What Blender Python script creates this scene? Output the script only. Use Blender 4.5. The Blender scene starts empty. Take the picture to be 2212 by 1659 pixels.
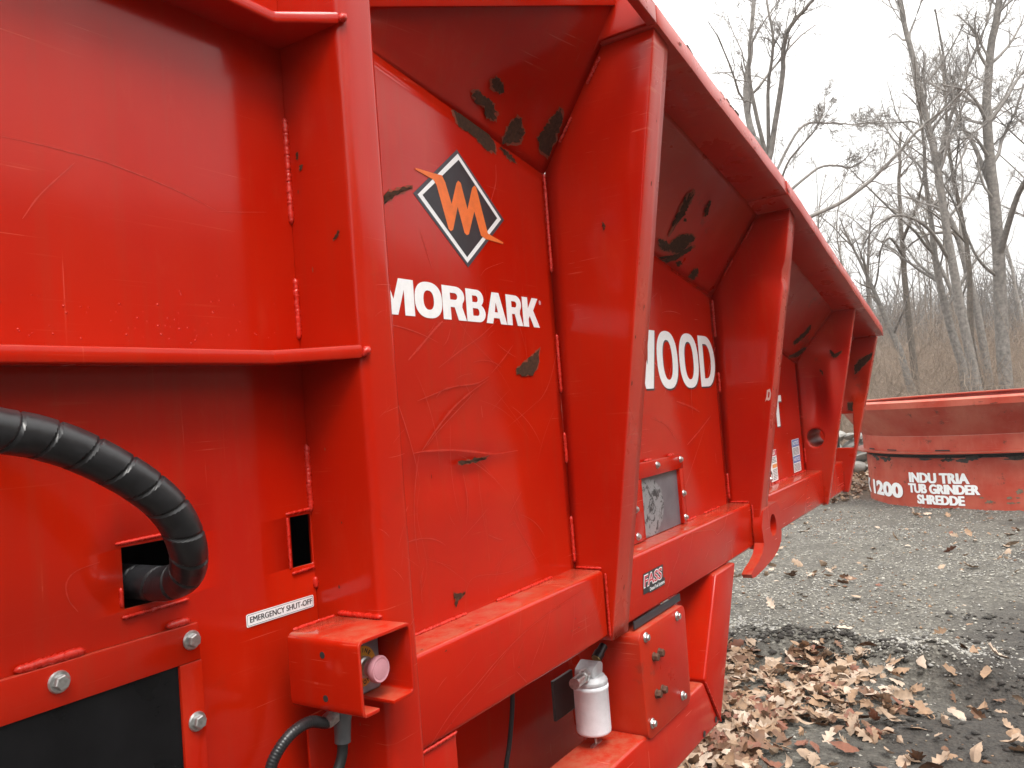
import bpy, bmesh, math, random
import numpy as np
from mathutils import Vector, Matrix
random.seed(7); rng = np.random.default_rng(11)
scene = bpy.context.scene
COL = scene.collection

# ------------------------------------------------------------------ camera
CAM = Vector((0.0, -1.05, 1.5))
_a, _p, _r = math.radians(33.0), math.radians(2.1), math.radians(4.4)
fwd = Vector((math.cos(_a)*math.cos(_p), math.sin(_a)*math.cos(_p), math.sin(_p)))
right = Vector((math.sin(_a), -math.cos(_a), 0.0))
up = right.cross(fwd)
CR = right*math.cos(_r) - up*math.sin(_r)
CU = right*math.sin(_r) + up*math.cos(_r)
cam = bpy.data.cameras.new('camera')
cam.sensor_width = 36.0
cam.lens = 36.0*1736.0/2212.0
cam.clip_start = 0.05
cam.clip_end = 800.0
cam_ob = bpy.data.objects.new('camera', cam)
COL.objects.link(cam_ob)
m = Matrix.Identity(4)
for i in range(3):
    m[i][0] = CR[i]; m[i][1] = CU[i]; m[i][2] = -fwd[i]; m[i][3] = CAM[i]
cam_ob.matrix_world = m
scene.camera = cam_ob

# ------------------------------------------------------------------ sky and sun (overcast)
SUN_EL, SUN_AZ = math.radians(58), math.radians(-125)
world = bpy.data.worlds.new('World'); scene.world = world
world.use_nodes = True
wt = world.node_tree; wt.nodes.clear()
sky = wt.nodes.new('ShaderNodeTexSky'); sky.sky_type = 'NISHITA'; sky.sun_disc = False
sky.sun_elevation = SUN_EL; sky.sun_rotation = math.radians(90) - SUN_AZ
sky.dust_density = 6.0; sky.air_density = 1.0
hs = wt.nodes.new('ShaderNodeHueSaturation'); hs.inputs['Saturation'].default_value = 0.25
wt.links.new(sky.outputs[0], hs.inputs['Color'])
# overcast sky: three times as bright overhead as at the horizon (CIE overcast)
tcn = wt.nodes.new('ShaderNodeTexCoord'); sxn = wt.nodes.new('ShaderNodeSeparateXYZ'); wt.links.new(tcn.outputs['Generated'], sxn.inputs[0])
mr = wt.nodes.new('ShaderNodeMapRange'); wt.links.new(sxn.outputs[2], mr.inputs[0])
mr.inputs[1].default_value = 0.0; mr.inputs[2].default_value = 1.0; mr.inputs[3].default_value = 1/3; mr.inputs[4].default_value = 1.0
vm = wt.nodes.new('ShaderNodeVectorMath'); vm.operation = 'SCALE'; vm.inputs[0].default_value = (17.9, 17.6, 17.2)
wt.links.new(mr.outputs[0], vm.inputs['Scale'])
mx = wt.nodes.new('ShaderNodeMix'); mx.data_type = 'RGBA'
mx.inputs[0].default_value = 0.88                      # cloud cover
wt.links.new(hs.outputs[0], mx.inputs[6]); wt.links.new(vm.outputs[0], mx.inputs[7])
bg = wt.nodes.new('ShaderNodeBackground'); bg.inputs[1].default_value = 0.1
wt.links.new(mx.outputs[2], bg.inputs[0])
wo = wt.nodes.new('ShaderNodeOutputWorld'); wt.links.new(bg.outputs[0], wo.inputs[0])
sl = bpy.data.lights.new('sun', 'SUN'); sl.energy = 1.5; sl.angle = math.radians(22); sl.color = (1.0, 0.96, 0.90)
so = bpy.data.objects.new('sun', sl); COL.objects.link(so)
sd = Vector((math.cos(SUN_EL)*math.cos(SUN_AZ), math.cos(SUN_EL)*math.sin(SUN_AZ), math.sin(SUN_EL)))
so.rotation_euler = (-sd).to_track_quat('-Z', 'Y').to_euler()
so.location = (-5, -3, 12)
vs = scene.view_settings
vs.view_transform = 'Standard'; vs.look = 'None'; vs.exposure = 1.02; vs.gamma = 1.0
vs.use_curve_mapping = False

# ------------------------------------------------------------------ material helpers
def new_mat(name):
    mt = bpy.data.materials.new(name); mt.use_nodes = True
    nt = mt.node_tree; b = nt.nodes['Principled BSDF']
    return mt, nt, b
def N(nt, t, **kw):
    n = nt.nodes.new(t)
    for k, v in kw.items(): setattr(n, k, v)
    return n
def ramp(nt, fac, stops):
    r = N(nt, 'ShaderNodeValToRGB')
    e = r.color_ramp.elements
    e[0].position, e[0].color = stops[0][0], stops[0][1]
    e[1].position, e[1].color = stops[-1][0], stops[-1][1]
    for p, c in stops[1:-1]:
        q = e.new(p); q.color = c
    nt.links.new(fac, r.inputs[0]); return r.outputs[0]
def g(v): return (v, v, v, 1)
def noise(nt, scale, detail=4, rough=.6, vec=None, dist=0.0):
    n = N(nt, 'ShaderNodeTexNoise'); n.inputs['Scale'].default_value = scale
    n.inputs['Detail'].default_value = detail; n.inputs['Roughness'].default_value = rough
    n.inputs['Distortion'].default_value = dist
    if vec is not None: nt.links.new(vec, n.inputs['Vector'])
    return n.outputs['Fac']
def mixc(nt, fac, a, b):
    n = N(nt, 'ShaderNodeMix', data_type='RGBA')
    if isinstance(fac, (int, float)): n.inputs[0].default_value = fac
    else: nt.links.new(fac, n.inputs[0])
    for s, v in ((6, a), (7, b)):
        if isinstance(v, tuple): n.inputs[s].default_value = v
        else: nt.links.new(v, n.inputs[s])
    return n.outputs[2]
def mth(nt, op, a, b=None):
    n = N(nt, 'ShaderNodeMath', operation=op)
    for s, v in ((0, a), (1, b)):
        if v is None: continue
        if isinstance(v, (int, float)): n.inputs[s].default_value = v
        else: nt.links.new(v, n.inputs[s])
    return n.outputs[0]
def pos(nt, scale=(1, 1, 1), rot=(0, 0, 0)):
    gm = N(nt, 'ShaderNodeNewGeometry')
    mp = N(nt, 'ShaderNodeMapping')
    mp.inputs['Scale'].default_value = scale; mp.inputs['Rotation'].default_value = rot
    nt.links.new(gm.outputs['Position'], mp.inputs['Vector'])
    return mp.outputs['Vector']
def bump(nt, b, h, strength, dist):
    n = N(nt, 'ShaderNodeBump'); n.inputs['Strength'].default_value = strength; n.inputs['Distance'].default_value = dist
    nt.links.new(h, n.inputs['Height']); nt.links.new(n.outputs[0], b.inputs['Normal'])
def plain(name, col, rough=.5, metal=0.0, var=.15, scale=40., spec=.5, bmp=0.0):
    mt, nt, b = new_mat(name)
    p = pos(nt)
    f = noise(nt, scale, 5, .6, p)
    lo = tuple(c*(1-var) for c in col)+(1,); hi = tuple(min(1, c*(1+var)) for c in col)+(1,)
    nt.links.new(ramp(nt, f, [(.3, lo), (.7, hi)]), b.inputs['Base Color'])
    nt.links.new(ramp(nt, f, [(.3, g(rough*.85)), (.7, g(min(1, rough*1.15)))]), b.inputs['Roughness'])
    b.inputs['Metallic'].default_value = metal
    b.inputs['Specular IOR Level'].default_value = spec
    if bmp: bump(nt, b, f, bmp, .01)
    return mt

def paint(name, base, fade, scuff, rough=.3, dirt=.35, worn=0.0):
    """gloss machine enamel: slow colour fading, hairline scratches, dust and small chips"""
    mt, nt, b = new_mat(name)
    p = pos(nt)
    slow = noise(nt, 2.3, 4, .55, p)
    col = mixc(nt, ramp(nt, slow, [(.35, g(0)), (.72, g(1))]), base+(1,), fade+(1,))
    # hairline scratches in several directions
    sc = None
    for i, (sx, sz, ang) in enumerate(((3, 160, .35), (4, 190, -.9), (170, 3.5, .12), (3, 220, 1.25))):
        v = pos(nt, (sx, 8, sz), (0, ang, 0))
        n = noise(nt, 1.0, 2, .4, v, .25)
        hair = ramp(nt, n, [(.695, g(0)), (.74, g(1))])
        sc = hair if sc is None else mth(nt, 'MAXIMUM', sc, hair)
    patch = ramp(nt, noise(nt, 5., 3, .5, p), [(.48, g(0)), (.68, g(1))])
    scm = mth(nt, 'MULTIPLY', sc, patch)
    col = mixc(nt, mth(nt, 'MULTIPLY', scm, .55), col, scuff+(1,))
    # broad chalky scuffs
    sm = ramp(nt, noise(nt, 14., 6, .7, pos(nt, (1, 1, .35))), [(.56, g(0)), (.8, g(1))])
    col = mixc(nt, mth(nt, 'MULTIPLY', sm, .17), col, scuff+(1,))
    # rain streaks and settled dust
    stk = ramp(nt, noise(nt, 1., 4, .6, pos(nt, (38, 38, 1.6))), [(.52, g(0)), (.75, g(1))])
    col = mixc(nt, mth(nt, 'MULTIPLY', stk, .22), col, (.30, .045, .022, 1))
    gn = N(nt, 'ShaderNodeNewGeometry'); sn = N(nt, 'ShaderNodeSeparateXYZ'); nt.links.new(gn.outputs['True Normal'], sn.inputs[0])
    dust = mth(nt, 'MULTIPLY', ramp(nt, sn.outputs[2], [(.55, g(0)), (.95, g(1))]), ramp(nt, noise(nt, 22., 6, .7, p), [(.35, g(.05)), (.7, g(.55))]))
    col = mixc(nt, dust, col, (.33, .17, .10, 1))
    gr = ramp(nt, noise(nt, 11., 7, .75, p, .5), [(.6, g(0)), (.74, g(1))])
    col = mixc(nt, mth(nt, 'MULTIPLY', gr, dirt*.5), col, (.14, .022, .010, 1))
    # grime specks
    sp = ramp(nt, noise(nt, 75., 3, .6, p), [(.755, g(0)), (.79, g(1))])
    col = mixc(nt, mth(nt, 'MULTIPLY', sp, dirt), col, (.05, .022, .014, 1))
    if worn:
        ru = ramp(nt, noise(nt, 7., 7, .72, p), [(.6, g(0)), (.66, g(1))])
        col = mixc(nt, mth(nt, 'MULTIPLY', ru, worn), col, (.07, .04, .028, 1))
    nt.links.new(col, b.inputs['Base Color'])
    rr = ramp(nt, noise(nt, 6., 5, .6, p), [(.3, g(rough*.75)), (.75, g(rough*1.5))])
    nt.links.new(mth(nt, 'MAXIMUM', rr, mth(nt, 'MULTIPLY', scm, .55)), b.inputs['Roughness'])
    b.inputs['Specular IOR Level'].default_value = .34
    h = noise(nt, 260., 2, .5, p)
    h2 = mth(nt, 'ADD', mth(nt, 'MULTIPLY', h, .10), mth(nt, 'MULTIPLY', noise(nt, 4.5, 2, .5, p), 2.0))
    bump(nt, b, h2, .07, .004)
    return mt

RED = paint('red_enamel', (.42, .0070, .0004), (.48, .016, .0022), (.57, .085, .045), rough=.135)
REDF = paint('red_enamel_scuffed', (.46, .022, .011), (.51, .060, .036), (.62, .24, .17), rough=.28, dirt=.5, worn=.10)
REDW = paint('red_enamel_worn', (.43, .0075, .0012), (.46, .032, .007), (.58, .16, .10), rough=.34, dirt=.6, worn=.35)
TUBRED = paint('faded_red_enamel', (.40, .040, .020), (.49, .13, .085), (.56, .27, .20), rough=.38, dirt=.7, worn=.7)
WELD = plain('painted_weld', (.52, .018, .008), .28, var=.2, scale=120)
SCR = plain('scuffed_paint', (.50, .026, .011), .32, var=.2, scale=90)
RUST = plain('bare_rusted_steel', (.062, .031, .019), .9, spec=.15, var=.5, scale=130, bmp=.3)
PRIM = plain('torn_paint_edge', (.24, .045, .018), .7, var=.3, scale=200)
STEEL = plain('zinc_plated_steel', (.55, .55, .54), .36, metal=.9, var=.25, scale=150)
RSTEEL = plain('rusty_bolt_steel', (.11, .05, .03), .7, metal=.3, var=.5, scale=200)
BLACKP = plain('black_plastic', (.018, .018, .02), .33, var=.3, scale=50)
RUBBER = plain('black_rubber', (.012, .012, .012), .6, var=.3, scale=60)
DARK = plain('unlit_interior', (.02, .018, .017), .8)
WHITE = plain('white_vinyl', (.86, .87, .88), .4, var=.05, scale=60)
BLACKV = plain('black_vinyl', (.028, .03, .036), .42, var=.3, scale=25)
NAVYV = plain('dark_grey_vinyl', (.05, .052, .065), .42, var=.25, scale=25)
ORANGE = plain('orange_vinyl', (.80, .17, .035), .42, var=.12, scale=40)
INK = plain('black_ink', (.025, .025, .028), .5)
BLUEI = plain('blue_ink', (.12, .19, .42), .5)
REDI = plain('red_ink', (.55, .03, .06), .5)
ORANI = plain('orange_ink', (.75, .28, .08), .5)
YELL = plain('yellow_plate', (.62, .36, .04), .45, var=.2)
GREYBOX = plain('grey_enclosure', (.24, .25, .28), .5, var=.15)
PINK = plain('sun_bleached_pink_plastic', (.56, .26, .30), .42, var=.1)
FILT = plain('white_filter_can', (.74, .75, .79), .5, var=.08)
CAST = plain('cast_aluminium', (.52, .53, .55), .55, metal=.25, var=.2, bmp=.15)
BRASS = plain('brass_fitting', (.5, .36, .14), .4, metal=.8)
BKGLASS = plain('dark_glass', (.008, .008, .009), .10, spec=.22, var=.4, scale=9)
BARK = [plain('grey_bark', (.19, .175, .16), .9, var=.45, scale=14), plain('pale_bark', (.26, .243, .226), .9, var=.4, scale=10), plain('brown_bark', (.14, .12, .10), .9, var=.4, scale=16)]
TWIG = [plain('grey_twigs', (.28, .262, .245), .9, var=.3, scale=3), plain('brown_twigs', (.20, .17, .142), .9, var=.3, scale=3)]
STONE = plain('field_stone', (.30, .29, .27), .85, var=.4, scale=9, bmp=.4)
LEAFM = [plain('leaf_pale_tan', (.35, .25, .175), .7, var=.25, scale=30), plain('leaf_tan', (.28, .175, .105), .7, var=.3, scale=30),
         plain('leaf_brown', (.15, .075, .04), .65, var=.3, scale=30), plain('leaf_russet', (.18, .065, .035), .6, var=.3, scale=30), plain('leaf_cream', (.46, .36, .28), .7, var=.2, scale=30)]

# dusty window pane: grey film, a wiped oval, streaks
def pane_mat():
    mt, nt, b = new_mat('dusty_window')
    p = pos(nt)
    gm = N(nt, 'ShaderNodeNewGeometry'); sp = N(nt, 'ShaderNodeSeparateXYZ'); nt.links.new(gm.outputs['Position'], sp.inputs[0])
    dx = mth(nt, 'MULTIPLY', mth(nt, 'SUBTRACT', sp.outputs[0], 2.335), 1/.115)
    dz = mth(nt, 'MULTIPLY', mth(nt, 'SUBTRACT', sp.outputs[2], 1.175), 1/.09)
    r2 = mth(nt, 'ADD', mth(nt, 'MULTIPLY', dx, dx), mth(nt, 'MULTIPLY', dz, dz))
    r2 = mth(nt, 'ADD', r2, mth(nt, 'MULTIPLY', mth(nt, 'SUBTRACT', noise(nt, 30, 3, .6, p), .5), .5))
    ov = ramp(nt, r2, [(.9, g(1)), (1.0, g(0))])
    st = ramp(nt, noise(nt, 60, 5, .65, pos(nt, (.5, 1, .5), (0, .6, 0)), 1.5), [(.42, (.035, .035, .04, 1)), (.48, (.24, .24, .25, 1))])
    fl = ramp(nt, noise(nt, 18, 5, .6, p), [(.3, (.11, .095, .11, 1)), (.7, (.15, .135, .15, 1))])
    nt.links.new(mixc(nt, ov, fl, st), b.inputs['Base Color'])
    b.inputs['Roughness'].default_value = .35
    return mt
PANE = pane_mat()

def ground_mat():
    mt, nt, b = new_mat('gravel_and_soil')
    p = pos(nt)
    gm = N(nt, 'ShaderNodeNewGeometry'); sp = N(nt, 'ShaderNodeSeparateXYZ'); nt.links.new(gm.outputs['Position'], sp.inputs[0])
    vo = N(nt, 'ShaderNodeTexVoronoi'); vo.inputs['Scale'].default_value = 55.; nt.links.new(p, vo.inputs['Vector'])
    grit = ramp(nt, vo.outputs['Color'], [(.0, (.045, .041, .034, 1)), (.5, (.108, .100, .084, 1)), (.8, (.165, .154, .130, 1)), (1., (.38, .36, .30, 1))])
    grit = mixc(nt, ramp(nt, noise(nt, 2.6, 6, .7, p, .6), [(.42, g(0)), (.62, g(.65))]), grit, (.075, .068, .058, 1))
    soil = ramp(nt, noise(nt, 30, 6, .7, p), [(.3, (.022, .02, .018, 1)), (.7, (.075, .066, .056, 1))])
    big = noise(nt, 1.1, 6, .65, p, .4)
    # wheel-churned dark soil on the yard side and along the low bank
    yy = mth(nt, 'MULTIPLY', mth(nt, 'ADD', sp.outputs[1], .55), -.45)
    xx = mth(nt, 'MULTIPLY', mth(nt, 'SUBTRACT', 5.2, sp.outputs[0]), .16)
    k = mth(nt, 'ADD', big, mth(nt, 'ADD', mth(nt, 'MINIMUM', mth(nt, 'MAXIMUM', yy, -.25), .2), mth(nt, 'MINIMUM', mth(nt, 'MAXIMUM', xx, -.12), .16)))
    sm = ramp(nt, k, [(.46, g(0)), (.66, g(1))])
    col = mixc(nt, sm, grit, soil)
    wood = ramp(nt, noise(nt, 7, 8, .75, p), [(.25, (.04, .028, .019, 1)), (.5, (.12, .078, .048, 1)), (.75, (.22, .15, .095, 1))])
    far = mth(nt, 'ADD', sp.outputs[0], mth(nt, 'MULTIPLY', mth(nt, 'SUBTRACT', noise(nt, .6, 3, .5, p), .5), 2.))
    col = mixc(nt, ramp(nt, mth(nt, 'MULTIPLY', far, .05), [(.565, g(0)), (.62, g(1))]), col, wood)
    back = mth(nt, 'MULTIPLY', mth(nt, 'SUBTRACT', 0, sp.outputs[1]), .04)
    col = mixc(nt, ramp(nt, back, [(.4, g(0)), (.5, g(1))]), col, wood)
    nt.links.new(col, b.inputs['Base Color'])
    b.inputs['Roughness'].default_value = .9
    h = mth(nt, 'ADD', mth(nt, 'MULTIPLY', vo.outputs['Distance'], 1.0), noise(nt, 25, 6, .7, p))
    bump(nt, b, h, .8, .015)
    return mt
GROUND = ground_mat()
PEB = plain('pale_gravel', (.34, .325, .285), .85, var=.45, scale=45)
CLOD = plain('dark_soil_clods', (.035, .030, .026), .95, var=.5, scale=40)

# ------------------------------------------------------------------ mesh helpers
def link(name, me, mat, parent=None, smooth=40, kind=None):
    ob = bpy.data.objects.new(name, me)
    COL.objects.link(ob)
    if mat is not None and not me.materials:
        for q in (mat if isinstance(mat, (list, tuple)) else [mat]): me.materials.append(q)
    if smooth:
        me.polygons.foreach_set('use_smooth', [True]*len(me.polygons))
        me.set_sharp_from_angle(angle=math.radians(smooth))
    if parent is not None:
        ob.parent = parent
        w = parent.location.copy(); q = parent.parent
        while q is not None: w += q.location; q = q.parent
        ob.location = ob.location - w
    if kind: ob['kind'] = kind
    return ob
def center(me):
    """move the mesh so that its own origin lies in its middle; returns the world offset"""
    n = len(me.vertices); co = np.empty(n*3); me.vertices.foreach_get('co', co); co = co.reshape(-1, 3)
    c = (co.min(0)+co.max(0))/2
    me.vertices.foreach_set('co', (co-c).ravel()); me.update()
    return Vector(c)
def build(name, VF, mat, parent=None, bevel=0.0, seg=2, smooth=40, kind=None, solid=0.0, mats=None):
    V, F = VF
    me = bpy.data.meshes.new(name); me.from_pydata([tuple(v) for v in V], [], [tuple(f) for f in F])
    if bevel:
        bm = bmesh.new(); bm.from_mesh(me)
        bmesh.ops.remove_doubles(bm, verts=bm.verts, dist=1e-5)
        bmesh.ops.recalc_face_normals(bm, faces=bm.faces)
        if True:
            es = [e for e in bm.edges if len(e.link_faces) == 2 and e.calc_face_angle(0) > .5]
            bmesh.ops.bevel(bm, geom=es, offset=bevel, segments=seg, profile=.5, affect='EDGES', clamp_overlap=True)
        bm.to_mesh(me); bm.free()
    me.validate()
    c = center(me)
    ob = link(name, me, mat, None, smooth, kind)
    ob.location = c
    if parent is not None:
        ob.parent = parent
        w = Vector((0, 0, 0)); q = parent
        while q is not None: w += q.location; q = q.parent
        ob.location = c - w
    if solid:
        md = ob.modifiers.new('thickness', 'SOLIDIFY'); md.thickness = solid; md.offset = -1
    return ob
def join(*parts):
    V, F = [], []
    for v, f in parts:
        o = len(V); V += [tuple(q) for q in v]; F += [tuple(i+o for i in q) for q in f]
    return V, F
def box(x0, x1, y0, y1, z0, z1):
    V = [(x, y, z) for x in (x0, x1) for y in (y0, y1) for z in (z0, z1)]
    return V, [(0, 1, 3, 2), (4, 6, 7, 5), (0, 4, 5, 1), (2, 3, 7, 6), (0, 2, 6, 4), (1, 5, 7, 3)]
def prism(poly, lo, hi, axis='y'):
    """closed polygon in the other two axes, extruded along axis"""
    n = len(poly); V = []
    for t in (lo, hi):
        for a, b in poly:
            V.append({'x': (t, a, b), 'y': (a, t, b), 'z': (a, b, t)}[axis])
    F = [tuple(range(n)), tuple(range(2*n-1, n-1, -1))]
    F += [(i, i+n, (i+1) % n+n, (i+1) % n) for i in range(n)]
    return V, F
def rounded(pts, r, n=5, closed=True):
    out = []; m_ = len(pts)
    for i, p in enumerate(pts):
        if not closed and i in (0, m_-1): out.append(p); continue
        a = Vector(pts[i-1]); b = Vector(p); c = Vector(pts[(i+1) % m_])
        u = (a-b); v = (c-b); rr = min(r, u.length*.49, v.length*.49)
        u.normalize(); v.normalize()
        s, e = b+u*rr, b+v*rr
        for k in range(n+1):
            t = k/n
            q = s*(1-t)**2+b*2*t*(1-t)+e*t*t
            out.append((q.x, q.y))
    return out
def thick_line(pts, th):
    L, R_ = [], []
    P = [Vector(p) for p in pts]
    for i, p in enumerate(P):
        d = (P[min(i+1, len(P)-1)]-P[max(i-1, 0)]).normalized(); n_ = Vector((-d.y, d.x))
        L.append(tuple(p)); R_.append(tuple(p+n_*th))
    return L+R_[::-1]
def frames(P):
    P = np.asarray(P, float); T = np.gradient(P, axis=0); T /= np.linalg.norm(T, axis=1)[:, None]+1e-12
    n0 = np.cross(T[0], (0, 0, 1.)); 
    if np.linalg.norm(n0) < .1: n0 = np.cross(T[0], (1., 0, 0))
    Ns = [n0/np.linalg.norm(n0)]
    for i in range(1, len(P)):
        q = Ns[-1]-T[i]*(Ns[-1]@T[i]); Ns.append(q/np.linalg.norm(q))
    Ns = np.array(Ns); B = np.cross(T, Ns); return T, Ns, B
def spline(pts, n):
    P = np.asarray(pts, float); P = np.vstack([2*P[0]-P[1], P, 2*P[-1]-P[-2]])
    k = len(P)-3; out = []
    for j in range(n):
        s = j/(n-1)*k; i = min(int(s), k-1); t = s-i
        a, b, c, d = P[i:i+4]
        out.append(.5*((2*b)+(-a+c)*t+(2*a-5*b+4*c-d)*t*t+(-a+3*b-3*c+d)*t**3))
    return np.array(out)
def sweep(path, rad, n=12, fn=None, caps=True):
    P = np.asarray(path, float); T, A, B = frames(P); K = len(P)
    rad = np.broadcast_to(np.asarray(rad, float), (K,))
    th = np.arange(n)/n*2*np.pi
    s = np.concatenate([[0], np.cumsum(np.linalg.norm(np.diff(P, axis=0), axis=1))])
    R = np.repeat(rad[:, None], n, 1)
    if fn is not None: R = R*fn(s[:, None], th[None, :])
    V = P[:, None]+R[..., None]*(A[:, None]*np.cos(th)[None, :, None]+B[:, None]*np.sin(th)[None, :, None])
    V = V.reshape(-1, 3).tolist()
    F = [(i*n+j, i*n+(j+1) % n, (i+1)*n+(j+1) % n, (i+1)*n+j) for i in range(K-1) for j in range(n)]
    if caps: F += [tuple(range(n-1, -1, -1)), tuple(range((K-1)*n, K*n))]
    return V, F
def lathe(prof, o, d, n=20):
    """prof: list of (radius, height along d)"""
    d = Vector(d).normalized(); a = d.orthogonal().normalized(); b = d.cross(a); o = Vector(o)
    V = []
    for r, h in prof:
        for j in range(n):
            t = j/n*2*math.pi
            V.append(tuple(o+d*h+(a*math.cos(t)+b*math.sin(t))*r))
    K = len(prof)
    F = [(i*n+j, i*n+(j+1) % n, (i+1)*n+(j+1) % n, (i+1)*n+j) for i in range(K-1) for j in range(n)]
    F += [tuple(range(n-1, -1, -1)), tuple(range((K-1)*n, K*n))]
    return V, F
def mesh2d(loops, extrude=0.0, offset=0.0):
    """closed outlines (holes by even-odd filling) -> flat mesh in local xy"""
    cu = bpy.data.curves.new('outline', 'CURVE'); cu.dimensions = '2D'; cu.fill_mode = 'BOTH'; cu.extrude = extrude
    for lp in loops:
        s = cu.splines.new('POLY'); s.points.add(len(lp)-1)
        for q, (x, y) in zip(s.points, lp): q.co = (x, y, 0, 1)
        s.use_cyclic_u = True
    return curve_mesh(cu)
def curve_mesh(cu):
    ob = bpy.data.objects.new('outline', cu); COL.objects.link(ob)
    dg = bpy.context.evaluated_depsgraph_get()
    me = bpy.data.meshes.new_from_object(ob.evaluated_get(dg))
    V = [tuple(v.co) for v in me.vertices]; F = [tuple(p.vertices) for p in me.polygons]
    bpy.data.objects.remove(ob); bpy.data.curves.remove(cu); bpy.data.meshes.remove(me)
    return V, F
def text2d(body, size=1.0, bold=0.0, align='LEFT', spacing=1.0):
    cu = bpy.data.curves.new('words', 'FONT'); cu.body = body; cu.size = size; cu.offset = bold; cu.align_x = align
    cu.space_character = spacing; cu.resolution_u = 4
    return curve_mesh(cu)
def fit(VF, x0, x1, y0, y1):
    V, F = VF; A = np.array(V); lo, hi = A.min(0), A.max(0)
    A[:, 0] = x0+(A[:, 0]-lo[0])/(hi[0]-lo[0])*(x1-x0); A[:, 1] = y0+(A[:, 1]-lo[1])/(hi[1]-lo[1])*(y1-y0)
    return A.tolist(), F
def on_wall(VF, y):      # local xy -> world xz at depth y, facing -Y
    V, F = VF
    return [(v[0], y, v[1]) for v in V], F
def weld_vf(p0, p1, r, flat=.75):
    p0, p1 = Vector(p0), Vector(p1); d = p1-p0; L = d.length; n = max(2, int(L/(r*1.0))); d.normalize()
    a = d.orthogonal().normalized(); b = d.cross(a); V, F = [], []
    K, S = 7, 0
    P = []; R = []
    steps = n*3
    for i in range(steps+1):
        t = i/steps
        P.append(p0+(p1-p0)*t+a*random.uniform(-.1, .1)*r+b*random.uniform(-.1, .1)*r)
        e = min(1, t*steps/2.5, (1-t)*steps/2.5)
        R.append(r*.78*(.90+.10*abs(math.sin(i*math.pi/3)))*max(.35, math.sqrt(max(e, 0)))*random.uniform(.92, 1.08))
    return sweep([tuple(q) for q in P], R, 8)
def weld(p0, p1, r, parent, name='weld_bead'):
    return build(name, weld_vf(p0, p1, r), WELD, parent, smooth=60)
def empty(name, loc, label=None, cat=None, group=None):
    o = bpy.data.objects.new(name, None); COL.objects.link(o); o.location = loc
    o.empty_display_size = .2
    if label: o['label'] = label
    if cat: o['category'] = cat
    if group: o['group'] = group
    return o
def tag(o, label, cat, group=None):
    o['label'] = label; o['category'] = cat
    if group: o['group'] = group
    return o
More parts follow.
